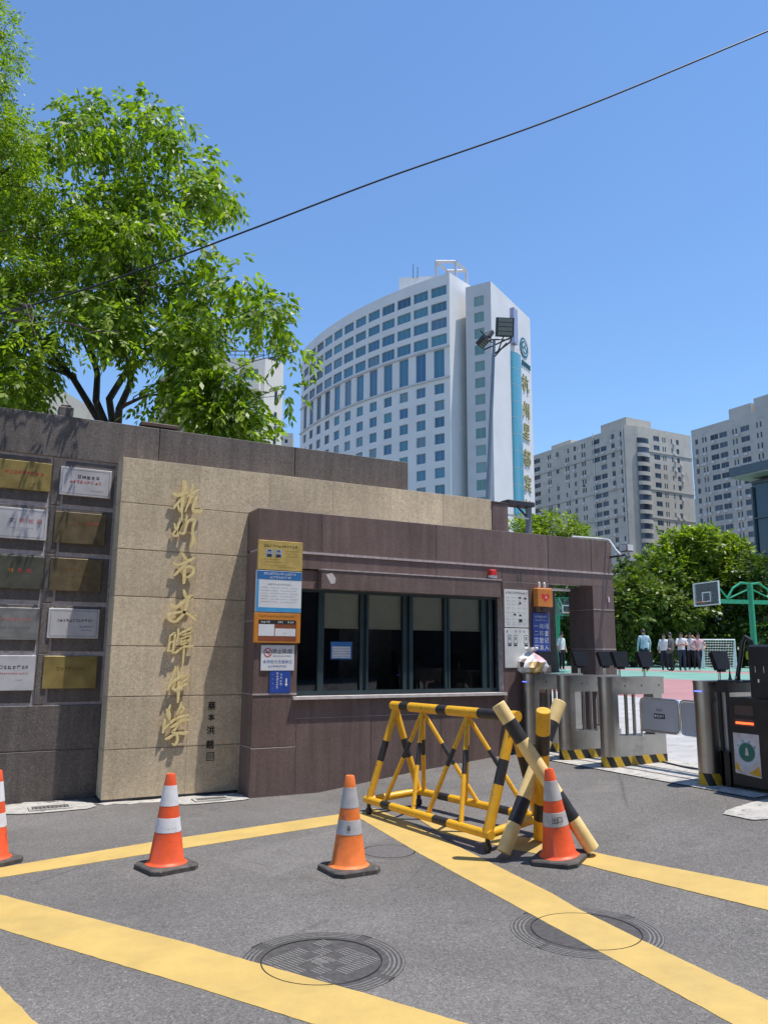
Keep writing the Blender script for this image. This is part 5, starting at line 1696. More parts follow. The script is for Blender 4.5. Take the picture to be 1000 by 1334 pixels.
# ------------------------------------------------------------------ cables, mast
def cable(pts, r, label, sag=0.0):
    P = spline(pts, 12)
    mb = MB()
    mb.tube([tuple(p) for p in P], r, 6)
    o = mb.build('overhead_cable', 'cable_black', None, tuple(P[0]))
    tag(o, label, 'cable', 'overhead cables')


cable([(16.5, 3.7, 14.5), (10.496, 6.877, 11.324), (7.548, 8.445, 9.79), (5.133, 9.729, 8.70), (3.398, 10.652, 7.86), (2.098, 11.343, 7.25), (0.134, 12.387, 6.46), (-5, 15.1, 4.9)], 0.0135, 'thick black cable crossing the whole sky from upper right')
cable([(3.6, 15.2, 9.0), (2.4, 15.0, 8.5), (1.2, 14.6, 8.0), (-3, 15.6, 7.0)], 0.008, 'thin dark cable threading through the left tree')

t = thing('light_mast', 'tall grey floodlight mast in front of the white hotel', 'light mast', (28.9, 41.3, 0.85), R(-30))
lean = Vector((1.15, 0.0, 0))
part(t, 'mast', 'pole_grey', lambda m: m.tube([(-0.1, 0, 0), tuple(lean * 0.45 + Vector((0, 0, 10))), tuple(lean + Vector((0, 0, 21.4)))], [0.20, 0.15, 0.10], 12))
part(t, 'platform', 'lamp_dark', lambda m: (m.tube([(0.2, -0.5, 21.2), (2.2, 0.4, 21.6)], 0.05, 6), m.tube([(0.5, 0.5, 20.9), (2.3, -0.2, 21.5)], 0.05, 6), m.tube([(1.0, 0, 20.3), (2.2, -0.1, 21.2), (2.4, -0.1, 21.9)], 0.06, 6), m.tube([(1.15, 0, 20.2), (2.0, 0.3, 21.3)], 0.05, 6), m.tube([(0.2, -0.4, 21.9), (1.0, 0.0, 21.2)], 0.05, 6), m.tube([(1.4, 0, 20.6), (1.9, 0, 22.0)], 0.05, 6)))
def lamp_head(c, sx, sy, sz, tilt, yaw, n=1):
    q = thing_part = MB()
    M = Matrix.Translation(c) @ Matrix.Rotation(yaw, 4, 'Z') @ Matrix.Rotation(tilt, 4, 'X')
    def bx(x0, x1, y0, y1, z0, z1, m):
        s0 = len(q.v)
        q.box(x0, x1, y0, y1, z0, z1, m)
        q.v[s0:] = [tuple(M @ Vector(p)) for p in q.v[s0:]]
    bx(-sx, sx, -sy, sy, -sz, sz, 0)
    for i in range(4):
        z0 = -sz + 0.06 + i * (2 * sz - 0.06) / 4
        bx(-sx + 0.12, sx - 0.12, -sy - 0.03, -sy - 0.002, z0, z0 + (2 * sz - 0.06) / 4 - 0.05, 1)
    return q.build('lamp_head', ['lamp_dark', 'lamp_lens'], t)
lamp_head((1.85, -0.2, 22.2), 0.60, 0.14, 0.62, R(12), R(8))
lamp_head((0.35, -0.4, 21.1), 0.42, 0.12, 0.36, R(50), R(60))
lamp_head((0.8, 0.4, 21.9), 0.30, 0.12, 0.36, R(-40), R(-40))


# ------------------------------------------------------------------ buildings
WIN_ME = {}


def window_mesh(w, h, frame, glass, panes=2, fr=0.06):
    key = (round(w, 2), round(h, 2), frame, glass, panes)
    if key not in WIN_ME:
        mb = MB()
        mb.quad((-w / 2, 0.03, -h / 2), (w / 2, 0.03, -h / 2), (w / 2, 0.03, h / 2), (-w / 2, 0.03, h / 2), 1)
        if frame:
            bars = [(-w / 2, w / 2, -h / 2, -h / 2 + fr), (-w / 2, w / 2, h / 2 - fr, h / 2)]
            for k in range(panes + 1):
                x = -w / 2 + (w - fr) * k / panes
                bars.append((x, x + fr, -h / 2 + fr, h / 2 - fr))
            for a, b, c, d in bars:
                mb.add([(a, 0, c), (b, 0, c), (b, 0, d), (a, 0, d)], [(0, 1, 2, 3)], 0)
        me = bpy.data.meshes.new('window')
        me.from_pydata(mb.v, [], mb.f)
        me.materials.append(MATS[frame or glass])
        me.materials.append(MATS[glass])
        me.polygons.foreach_set('material_index', mb.m)
        WIN_ME[key] = me
    return WIN_ME[key]


def facade(parent, pos, us, ws, z0, z1, rows, mat, depth=0.25, name='facade', win=None, skip=None, solid_back=True):
    """wall surface following pos(u)->(x,y,normal angle) with real openings; ws = column openings [(u0,u1)] per row.
    rows = [(za, zb, [(u0,u1,frame,glass,panes), ...])]"""
    mb = MB()
    cuts_z = sorted(set([z0, z1] + [r[0] for r in rows] + [r[1] for r in rows]))
    P = parent.location
    def pt(u, z, inset=0.0):
        x, y, nx, ny = pos(u)
        return (x - nx * inset - P.x, y - ny * inset - P.y, z - P.z)
    rowmap = {(r[0], r[1]): r[2] for r in rows}
    for za, zb in zip(cuts_z, cuts_z[1:]):
        ops = rowmap.get((za, zb), [])
        cu = sorted(set(list(us) + [o[0] for o in ops] + [o[1] for o in ops]))
        for ua, ub in zip(cu, cu[1:]):
            op = next((o for o in ops if o[0] <= ua + 1e-6 and ub <= o[1] + 1e-6), None)
            if op is None:
                mb.quad(pt(ua, za), pt(ub, za), pt(ub, zb), pt(ua, zb))
        for o in ops:
            a, b = o[0], o[1]
            mb.quad(pt(a, za), pt(a, za, depth), pt(b, za, depth), pt(b, za))
            mb.quad(pt(a, zb), pt(b, zb), pt(b, zb, depth), pt(a, zb, depth))
            mb.quad(pt(a, za), pt(a, zb), pt(a, zb, depth), pt(a, za, depth))
            mb.quad(pt(b, za), pt(b, za, depth), pt(b, zb, depth), pt(b, zb))
            m = (a + b) / 2
            x, y, nx, ny = pos(m)
            pa, pb = pos(a), pos(b)
            w = math.hypot(pb[0] - pa[0], pb[1] - pa[1]) + 0.02
            win.append(((x - nx * (depth - 0.05) - P.x, y - ny * (depth - 0.05) - P.y, (za + zb) / 2 - P.z), math.atan2(ny, nx) + math.pi / 2, w, zb - za, o[2], o[3], o[4]))
    return mb.build(name, mat, parent)


def put_windows(parent, win, name='window', cap=290):
    for k, (loc, rz, w, h, fr, gl, pn) in enumerate(win[:cap]):
        inst(name, window_mesh(w, h, fr, gl, pn), parent, loc, rz)
    rest = win[cap:]
    if rest:
        mb = MB()
        for (loc, rz, w, h, fr, gl, pn) in rest:
            c, s = math.cos(rz), math.sin(rz)
            q = [(-w / 2, -h / 2), (w / 2, -h / 2), (w / 2, h / 2), (-w / 2, h / 2)]
            mb.add([(loc[0] + c * a, loc[1] + s * a, loc[2] + b) for a, b in q], [(0, 1, 2, 3)])
        o = mb.build('more_windows', rest[0][5], parent)
        o['kind'] = 'stuff'


# --- the white hotel
ht = thing('hotel_tower', 'tall white hotel tower with a curved window front and blue glass strip', 'tower', (85, 135, 0))
CX, CY, CR = 157.77, 158.91, 91.17


def hpos(u):      # u in degrees along the curved front
    a = R(u)
    return (CX + CR * math.cos(a), CY + CR * math.sin(a), math.cos(a), math.sin(a))


cols = [205.24 - 2.645 * k for k in range(12)]
rows = []
for za, zb in ((68.8, 70.75), (65.6, 67.5), (62.2, 64.25), (58.9, 61.0)):
    rows.append((za, zb, [(c - 1.10, c + 1.10, 'window_frame_grey', 'hotel_glass' if k < 9 else 'hotel_dark_glass', 3) for k, c in enumerate(cols)]))
rows.append((52.5, 58.05, [(c - 0.74, c + 0.74, 'window_frame_grey', 'hotel_glass' if k < 8 else 'hotel_dark_glass', 2) for k, c in enumerate(cols)]))
z = 49.35
while z > 20:
    rows.append((round(z, 2), round(z + 1.95, 2), [(c - 0.68, c + 0.68, 'window_frame_grey', 'hotel_glass' if k < 8 else 'hotel_dark_glass', 2) for k, c in enumerate(cols)]))
    z -= 3.22
win = []
us = [173.9 + (206.75 - 173.9) * k / 40 for k in range(41)]
facade(ht, hpos, us, None, 0, 73.0, rows, 'hotel_white', 0.30, 'curved_front', win)
put_windows(ht, win)
# ledges above and below the tall windows
for zz, hh in ((52.1, 0.35), (58.15, 0.35)):
    mb = MB()
    n = 40
    for k in range(n + 1):
        x, y, nx, ny = hpos(173.9 + (206.75 - 173.9) * k / n)
        for d in (0.02, 0.28):
            for q in (zz, zz + hh):
                mb.v.append((x + nx * d - 85, y + ny * d - 135, q))
    for k in range(n):
        o = 4 * k
        for a, b in ((0, 1), (1, 3), (3, 2), (2, 0)):
            mb.f.append((o + a, o + 4 + a, o + 4 + b, o + b))
            mb.m.append(0)
    mb.build('ledge', 'hotel_grey', ht)
# sunlit narrow end of the front block
A0 = hpos(206.75)
end = MB()
p = [(A0[0], A0[1]), (82.6, 120.35), (96.0, 128.2), (90, 150), (78, 172), (hpos(173.9)[0], hpos(173.9)[1])]
for a, b in zip(p, p[1:]):
    end.quad((a[0] - 85, a[1] - 135, 0), (b[0] - 85, b[1] - 135, 0), (b[0] - 85, b[1] - 135, 73), (a[0] - 85, a[1] - 135, 73))
end.build('end_wall', 'hotel_white', ht)
rf = MB()
rp = [hpos(us[k])[:2] for k in range(0, 41, 4)] + [(82.6, 120.35), (96, 128.2), (90, 150), (78, 172)]
rf.add([(x - 85, y - 135, 72.6) for x, y in rp], [tuple(range(len(rp)))])
rf.build('roof', 'hotel_grey', ht)
# roof frame and plant room
part(ht, 'plant_room', 'hotel_white', lambda m: m.add([(x - 85, y - 135, q) for q in (72.6, 77.3) for x, y in ((73.2, 131.8), (79.4, 127.5), (88, 135), (80, 143))], [(0, 1, 5, 4), (1, 2, 6, 5), (2, 3, 7, 6), (3, 0, 4, 7), (4, 5, 6, 7)]))
def beam(m, a, b, w=0.9):
    m.tube([(a[0] - 85, a[1] - 135, a[2]), (b[0] - 85, b[1] - 135, b[2])], w, 4)
def roof_frame(m):
    c = [(79.4, 127.5), (82.9, 125.6), (87.0, 127.8), (83.5, 129.8)]
    for x, y in c:
        beam(m, (x, y, 72), (x, y, 80.4), 0.33)
    for a, b in zip(c, c[1:] + c[:1]):
        beam(m, (*a, 80.4), (*b, 80.4), 0.38)
part(ht, 'roof_frame', 'hotel_grey', roof_frame)
part(ht, 'antenna', 'pole_grey', lambda m: (m.tube([(75.5 - 85, 130 - 135, 77), (75.5 - 85, 130 - 135, 80)], 0.1, 5), m.tube([(76.3 - 85, 129.6 - 135, 77), (76.3 - 85, 129.6 - 135, 79.4)], 0.1, 5)))
# slab with the sign
SA, SB = Vector((82.3, 112.9)), Vector((99.4, 122.8))
du = (SB - SA).normalized()
dl = Vector((-du.y, du.x))


def spos(u):     # sign face, sunlit
    q = SA + du * u
    return (q.x, q.y, du.y, -du.x)


def lpos(u):     # left return of the slab, u from the far edge to the near corner
    q = SA + dl * (5.2 - u)
    return (q.x, q.y, -du.x, -du.y)


win = []
facade(ht, spos, [0, 19.76], None, 0, 70.5, [], 'hotel_white', 0.2, 'sign_face', win)
rows = []
z = 66.1
while z > 24:
    rows.append((round(z, 2), round(z + 1.95, 2), [(1.75, 3.75, 'window_frame_grey', 'green_glass', 2)]))
    z -= 3.22
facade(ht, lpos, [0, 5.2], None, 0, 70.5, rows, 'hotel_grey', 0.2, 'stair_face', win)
put_windows(ht, win)
bk = [SB, SB + dl * 5.2, SA + dl * 5.2]
bm2 = MB()
for a, b in zip(bk, bk[1:]):
    bm2.quad((a.x - 85, a.y - 135, 0), (b.x - 85, b.y - 135, 0), (b.x - 85, b.y - 135, 70.5), (a.x - 85, a.y - 135, 70.5))
bm2.add([(q.x - 85, q.y - 135, 70.4) for q in (SA, SB, SB + dl * 5.2, SA + dl * 5.2)], [(0, 1, 2, 3)])
bm2.build('slab_back', 'hotel_white', ht)


def curved_glass(m):
    n = 8
    zs = [20 + 3.3 * k for k in range(13)]
    for i in range(n):
        for z_ in zs[:-1]:
            z1_ = min(z_ + 3.22, 61.3)
            if z_ > 61:
                continue
            q = []
            for k, zz in ((i, z_), (i + 1, z_), (i + 1, z1_), (i, z1_)):
                a = math.pi * k / n
                c = SA + du * (11.0 - 2.25 * math.cos(a)) + Vector((du.y, -du.x)) * (0.06 + 0.85 * math.sin(a))
                q.append((c.x - 85, c.y - 135, zz))
            m.quad(*q)
part(ht, 'glass_strip', 'teal_glass', curved_glass)
def curved_bars(m):
    n = 8
    for z_ in [23.2 + 3.3 * k for k in range(12)] + [61.3]:
        for i in range(n):
            q = []
            for k, zz in ((i, z_), (i + 1, z_), (i + 1, z_ + 0.12), (i, z_ + 0.12)):
                a = math.pi * k / n
                c = SA + du * (11.0 - 2.28 * math.cos(a)) + Vector((du.y, -du.x)) * (0.05 + 0.87 * math.sin(a))
                q.append((c.x - 85, c.y - 135, zz))
            m.quad(*q)
part(ht, 'glass_strip_bars', 'window_frame_grey', curved_bars)
fin = MB()
for u0, u1 in ((9.1, 11.0),):
    q = [SA + du * u0, SA + du * u1]
    nrm = Vector((du.y, -du.x))
    c = [q[0], q[1], q[1] + nrm * 0.8, q[0] + nrm * 0.8]
    fin.add([(k.x - 85, k.y - 135, zz) for zz in (61.5, 68.7) for k in c], [(0, 1, 5, 4), (1, 2, 6, 5), (2, 3, 7, 6), (3, 0, 4, 7), (4, 5, 6, 7), (0, 3, 2, 1)])
fin.build('sign_fin', 'hotel_fin', ht)
U3 = Vector((du.x, du.y, 0))
N3 = Vector((du.y, -du.x, 0))


def on_face(u, z, d=0.12):
    q = SA + du * u
    return Vector((q.x - 85, q.y - 135, z)) + N3 * d


for c_, z_ in (('杭', 55.2), ('州', 49.6), ('星', 45.1), ('都', 39.7), ('宾', 34.6), ('馆', 29.6)):
    mb = MB()
    mb.text(c_, 3.7, on_face(15.95, z_, 0.25), 0, U3, VZ, 0.2)
    mb.build('sign_character', 'hotel_gold', ht)
mb = MB()
mb.text('星都宾馆', 1.15, on_face(16.6, 59.3, 0.2), 0, U3, VZ, 0.15)
mb.build('sign_small_name', 'hotel_emblem', ht)
mb = MB()
mb.disc(on_face(15.8, 62.7, 0.14), 2.15, 28, 0, 0.98, (U3, VZ))
mb.ring(on_face(15.8, 62.7, 0.18), 1.45, 1.65, 28, 1, 0.4, 2.6, (U3, VZ))
mb.ring(on_face(15.8, 62.7, 0.18), 1.45, 1.65, 28, 1, 3.6, 5.7, (U3, VZ))
for a in (0.3, 1.6, 2.7, 4.1, 5.2):
    mb.disc(on_face(15.8 + 0.75 * math.cos(a), 62.7 + 0.75 * math.sin(a), 0.2), 0.32, 8, 1, 1.4, (U3, VZ))
mb.build('sign_emblem', ['hotel_emblem', 'emblem_pale'], ht)


# --- apartment blocks
def lin(x0, y0, x1, y1):
    L = math.hypot(x1 - x0, y1 - y0)
    dx, dy = (x1 - x0) / L, (y1 - y0) / L
    return (lambda u: (x0 + dx * u, y0 + dy * u, dy, -dx)), L


def acs(parent, spots, name='air_conditioners'):
    mb = MB()
    P = parent.location
    for (x, y, z, nx, ny) in spots:
        tx, ty = -ny, nx
        c = [(x + tx * s * 0.42 + nx * d, y + ty * s * 0.42 + ny * d) for s, d in ((-1, 0.02), (1, 0.02), (1, 0.4), (-1, 0.4))]
        mb.add([(q[0] - P.x, q[1] - P.y, zz - P.z) for zz in (z, z + 0.6) for q in c], [(0, 1, 5, 4), (1, 2, 6, 5), (2, 3, 7, 6), (3, 0, 4, 7), (4, 5, 6, 7), (0, 3, 2, 1)])
    if spots:
        o = mb.build(name, 'ac_white', parent)
        o['kind'] = 'stuff'


ra = random.Random(21)
ab = thing('apartment_block', 'long cream apartment tower block right of the hotel', 'apartment block', (186, 190, 0))
win, spots = [], []
AG, AF = 'apartment_glass', 'window_frame_grey'
# street side (faces -x): u runs from the far end to the near corner
fp, FLn = lin(172.5, 214.0, 172.5, 170.0)
left_cols = [(1.0, 4.2), (8.2, 8.9), (9.3, 10.0), (12.6, 13.9), (17.2, 17.9), (18.3, 19.0), (21.3, 22.4), (25.0, 25.7), (26.1, 26.8), (30.0, 33.3), (33.7, 36.2), (38.3, 39.7), (42.0, 42.7)]
rows = []
for k in range(17):
    zb = 68.6 - 2.92 * k
    ops = []
    for (a, b) in left_cols:
        if ra.random() < 0.06:
            continue
        ops.append((a, b, AF, AG, 2 if b - a > 1 else 1))
        if ra.random() < 0.55:
            u_ = (a + b) / 2 + ra.uniform(-0.6, 0.6)
            q = fp(u_)
            spots.append((q[0], q[1], zb - 2.45, q[2], q[3]))
    rows.append((round(zb - 1.55, 2), round(zb, 2), ops))
facade(ab, fp, [0, FLn], None, 0, 70.2, rows, 'apartment_cream', 0.22, 'street_front', win)
# end wall (faces the school)
fe, ELn = lin(176.6, 168.6, 199.5, 168.6)
rows = []
right_cols = [(6.4, 8.9), (10.2, 10.7), (11.1, 11.6), (14.0, 14.5), (16.2, 17.4)]
for k in range(17):
    zb = 68.0 - 2.92 * k
    ops = []
    for (a, b) in right_cols:
        ops.append((a, b, AF, AG, 2 if b - a > 1 else 1))
    for u_ in (15.3, 18.0):
        if ra.random() < 0.55:
            q = fe(u_ + ra.uniform(-0.3, 0.3))
            spots.append((q[0], q[1], zb - 1.6 - ra.random(), q[2], q[3]))
    rows.append((round(zb - 1.6, 2), round(zb, 2), ops))
facade(ab, fe, [0, ELn], None, 0, 70.2, rows, 'apartment_cream', 0.22, 'end_front', win)
win.sort(key=lambda w_: -w_[0][2])
put_windows(ab, win, cap=285)
# rounded corner with balconies
fc_, CL = lin(172.5, 170.0, 176.6, 168.6)
mb = MB()
q0, q1 = fc_(0), fc_(CL)
mb.quad((q0[0] - 186, q0[1] - 190, 0), (q1[0] - 186, q1[1] - 190, 0), (q1[0] - 186, q1[1] - 190, 70.2), (q0[0] - 186, q0[1] - 190, 70.2))
mb.build('corner_wall', 'apartment_cream', ab)
for k in range(15):
    zb = 66.4 - 2.92 * k
    mb = MB()
    n = 8
    outl = []
    for i in range(n + 1):
        a = math.pi * (0.05 + 0.9 * i / n)
        outl.append((178.2 - 2.6 * math.cos(a) - 186, 168.55 - 1.25 * math.sin(a) - 190))
    m_ = len(outl)
    mb.add([(x, y, zb - 2.92 + 0.0) for x, y in outl] + [(x, y, zb - 1.75) for x, y in outl], [(i, i + 1, m_ + i + 1, m_ + i) for i in range(m_ - 1)] + [tuple(range(m_)), tuple(range(2 * m_ - 1, m_ - 1, -1))], 0)
    bal = mb.build('balcony', 'apartment_cream', ab)
    mb = MB()
    inn = [(178.2 - 2.4 * math.cos(math.pi * (0.05 + 0.9 * i / n)) - 186, 168.55 - 1.0 * math.sin(math.pi * (0.05 + 0.9 * i / n)) - 190) for i in range(n + 1)]
    mb.add([(x, y, zb - 1.74) for x, y in inn] + [(x, y, zb - 0.02) for x, y in inn], [(i, i + 1, m_ + i + 1, m_ + i) for i in range(m_ - 1)])
    mb.build('balcony_glazing', AG, bal)
acs(ab, spots)
part(ab, 'back_wall', 'apartment_cream', lambda m: (m.quad((199.5 - 186, 168.6 - 190, 0), (199.5 - 186, 24, 0), (199.5 - 186, 24, 70.2), (199.5 - 186, 168.6 - 190, 70.2)), m.quad((199.5 - 186, 24, 0), (172.5 - 186, 24, 0), (172.5 - 186, 24, 70.2), (199.5 - 186, 24, 70.2)),
     m.add([(172.5 - 186, 24, 69.9), (172.5 - 186, 170 - 190, 69.9), (176.6 - 186, 168.6 - 190, 69.9), (199.5 - 186, 168.6 - 190, 69.9), (199.5 - 186, 24, 69.9)], [(0, 1, 2, 3, 4)])))
part(ab, 'stair_tower', 'apartment_cream', lambda m: m.box(173.6 - 186, 184 - 186, 170.2 - 190, 181 - 190, 69.95, 73.0))
part(ab, 'stair_tower', 'apartment_cream', lambda m: m.box(174.5 - 186, 184 - 186, 196 - 190, 206 - 190, 69.95, 72.2))
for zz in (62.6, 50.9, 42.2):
    part(ab, 'band', 'apartment_grey_band', lambda m: (m.box(172.3 - 186, 172.497 - 186, 170 - 190, 214 - 190, zz, zz + 0.18), m.box(176.6 - 186, 199.5 - 186, 168.4 - 190, 168.597 - 190, zz, zz + 0.18)))
part(ab, 'drain_pipe', 'ac_white', lambda m: (m.tube([(172.3 - 186, 170.6 - 190, 20), (172.3 - 186, 170.6 - 190, 70)], 0.14, 5), m.tube([(172.3 - 186, 183.2 - 190, 20), (172.3 - 186, 183.2 - 190, 71)], 0.14, 5)))

ab2 = thing('apartment_block', 'cream grey apartment tower block cut off by the right edge', 'apartment block', (190, 130, 0))
win, spots = [], []
fp2, L2 = lin(181.0, 152.7, 181.0, 108.0)
cols2 = [(1.2, 2.2), (3.6, 4.1), (4.6, 5.1), (6.4, 9.0), (9.4, 11.9), (13.6, 14.1), (14.6, 15.1), (16.2, 18.9), (21.0, 21.5), (22.1, 22.6), (24.6, 27.0), (27.4, 30), (32, 33), (35, 37.6)]
rows = []
for k in range(16):
    zb = 62.3 - 2.86 * k
    ops = []
    for (a, b) in cols2:
        ops.append((a, b, AF, AG, 2 if b - a > 1 else 1))
        if ra.random() < 0.55:
            q = fp2((a + b) / 2 + ra.uniform(-0.8, 0.8))
            spots.append((q[0], q[1], zb - 2.4, q[2], q[3]))
    rows.append((round(zb - 1.5, 2), round(zb, 2), ops))
facade(ab2, fp2, [0, L2], None, 0, 65.3, rows, 'apartment_grey', 0.22, 'street_front', win)
win = [w_ for w_ in win if w_[0][1] > -14]
put_windows(ab2, win, cap=240)
acs(ab2, spots)
part(ab2, 'side_wall', 'apartment_grey', lambda m: (m.quad((-9, 22.7, 0), (12, 22.7, 0), (12, 22.7, 65.3), (-9, 22.7, 65.3)), m.quad((-9, -22, 65), (12, -22, 65), (12, 22.7, 65), (-9, 22.7, 65)), m.quad((12, -22, 0), (12, 22.7, 0), (12, 22.7, 65.3), (12, -22, 65.3)), m.quad((-9, -22, 0), (12, -22, 0), (12, -22, 65.3), (-9, -22, 65.3))))
part(ab2, 'stair_tower', 'apartment_grey', lambda m: m.box(-8, 2, 3.5, 10.5, 65.05, 68.4))
part(ab2, 'stair_tower', 'apartment_grey', lambda m: m.box(-8, 2, -12, 2.6, 65.05, 69.3))

bt = thing('blue_glass_tower', 'distant blue glass block between the two apartment towers', 'tower', (214, 181, 0))
part(bt, 'glass_body', 'teal_glass', lambda m: m.box(-4, 4, -3, 3, 0, 52.5))
part(bt, 'roof_rail', 'school_metal', lambda m: [m.box(-4 + i * 2, -3.8 + i * 2, -3, -2.8, 52.5, 55.5) for i in range(5)] + [m.box(-4, 4, -3, -2.85, 55.5, 55.7)])

# --- buildings behind the left tree
lb = thing('apartment_block', 'pale apartment building with teal glazing behind the left tree', 'apartment block', (28, 92, 0))
fl, LL = lin(22.0, 90.4, 29.6, 86.2)
win = []
rows = []
for k in range(6):
    zb = 35.0 - 3.05 * k
    rows.append((round(zb - 1.7, 2), round(zb, 2), [(0.8, 2.4, AF, 'teal_glass', 2), (3.2, 5.2, AF, 'teal_glass', 2), (5.9, 7.9, AF, 'green_glass', 2)]))
facade(lb, fl, [0, LL], None, 0, 36.3, rows, 'apartment_pale', 0.35, 'street_front', win)
put_windows(lb, win)
fs_, LS = lin(29.6, 86.2, 32.2, 86.9)
win = []
rows = [(round(33.0 - 3.05 * k - 2.2, 2), round(33.0 - 3.05 * k, 2), [(1.5, 1.95, AF, AG, 1)]) for k in range(5)]
facade(lb, fs_, [0, LS], None, 0, 36.3, rows, 'apartment_pale', 0.2, 'end_front', win)
put_windows(lb, win)
part(lb, 'back_wall', 'apartment_pale', lambda m: (m.quad((4.2, -5.1, 0), (5, 8, 0), (5, 8, 36.3), (4.2, -5.1, 36.3)), m.quad((5, 8, 0), (-8, 8, 0), (-8, 8, 36.3), (5, 8, 36.3)), m.add([(-6, -1.6, 36.1), (1.6, -5.8, 36.1), (4.2, -5.1, 36.1), (5, 8, 36.1), (-8, 8, 36.1)], [(0, 1, 2, 3, 4)])))
part(lb, 'roof_rail', 'lamp_dark', lambda m: [m.tube([(-5.5 + 7.0 * i / 7, -1.5 - 4.0 * i / 7, 36.3), (-5.5 + 7.0 * i / 7, -1.5 - 4.0 * i / 7, 37.3)], 0.05, 4) for i in range(8)] + [m.tube([(-5.5, -1.5, 37.3), (1.5, -5.5, 37.3)], 0.07, 4), m.tube([(-5.5, -1.5, 36.8), (1.5, -5.5, 36.8)], 0.05, 4)])
part(lb, 'roof_unit', 'lamp_dark', lambda m: m.cbox(2.4, 3.4, -5.2, -4.2, 36.3, 37.0, 0.2))
for k in range(5):
    part(lb, 'balcony', 'apartment_pale', lambda m: m.add([(x - 28, y - 92, z_) for z_ in (32.1 - 3.05 * k, 33.2 - 3.05 * k) for x, y in ((26.6, 87.85), (29.2, 86.4), (28.7, 85.5), (26.1, 86.95))], [(0, 1, 5, 4), (1, 2, 6, 5), (2, 3, 7, 6), (3, 0, 4, 7), (4, 5, 6, 7), (0, 3, 2, 1)]))
lb2 = thing('apartment_block', 'beige old apartment building peeking under the tree at the left edge', 'apartment block', (0, 94, 0))
fq, LQ = lin(-9, 95.3, 5.3, 87.8)
win = []
rows = [(round(28.6 - 2.9 * k - 1.5, 2), round(28.6 - 2.9 * k, 2), [(u_, u_ + 1.5, AF, AG, 2) for u_ in (1.0, 4.0, 7.0, 9.6, 12.4, 14.3)]) for k in range(4)]
facade(lb2, fq, [0, LQ], None, 0, 30.2, rows, 'apartment_cream', 0.3, 'street_front', win)
put_windows(lb2, win)
part(lb2, 'back_wall', 'apartment_cream', lambda m: (m.quad((5.3, -6.2, 0), (12, 3, 0), (12, 3, 30.2), (5.3, -6.2, 30.2)), m.add([(-9, 1.3, 30), (5.3, -6.2, 30), (12, 3, 30), (-3, 11, 30)], [(0, 1, 2, 3)])))
lb3 = thing('apartment_block', 'far slim tower between the pale building and the hotel', 'apartment block', (110, 290, 0))
win = []
f3, L3 = lin(103.2, 285.0, 109.2, 281.8)
rows = [(round(84 - 3.0 * k - 1.5, 2), round(84 - 3.0 * k, 2), [(u_, u_ + 1.2, AF, AG, 1) for u_ in (0.8, 3.6)]) for k in range(4)]
facade(lb3, f3, [0, L3], None, 0, 86.5, rows, 'apartment_grey', 0.3, 'street_front', win)
put_windows(lb3, win)
part(lb3, 'side_wall', 'apartment_grey', lambda m: (m.quad((-0.8, -8.2, 0), (3, 0, 0), (3, 0, 86.5), (-0.8, -8.2, 86.5)), m.add([(-6.8, -5, 86.4), (-0.8, -8.2, 86.4), (3, 0, 86.4), (-4, 4, 86.4)], [(0, 1, 2, 3)])))

# --- glass school building at the right edge
sb = thing('school_building', 'dark glass school building with a jutting roof slab at the right edge', 'school building', (60, 32, 0.85))
part(sb, 'roof_slab', 'school_metal', lambda m: m.box(-8.4, 12, -20, 8.2, 14.3, 15.0))
part(sb, 'soffit', 'school_soffit', lambda m: m.box(-8.35, 12, -20, 8.15, 14.2, 14.297))
part(sb, 'body', 'school_metal', lambda m: m.box(-6.9, 12, -20, 7.4, 0, 14.0))
for j in range(5):
    for i in range(6):
        y0 = 7.3 - i * 2.4
        z0 = 0.2 + j * 2.72
        inst('glass_panel', window_mesh(2.3, 2.6, None, 'school_glass', 1), sb, (-6.96, y0 - 1.2, z0 + 1.3), R(-90))
for i in range(7):
    part(sb, 'mullion', 'school_metal', lambda m: m.box(-7.15, -6.91, 7.3 - i * 2.4 - 0.06, 7.3 - i * 2.4 + 0.06, 0.0, 13.5))
for j in range(6):
    part(sb, 'transom', 'school_metal', lambda m: m.box(-7.12, -6.905, -7.5, 7.3, 0.12 + j * 2.72, 0.22 + j * 2.72))
part(sb, 'upper_window', 'school_glass', lambda m: m.box(-6.0, -5.9, -20, 4.5, 13.5, 14.0))


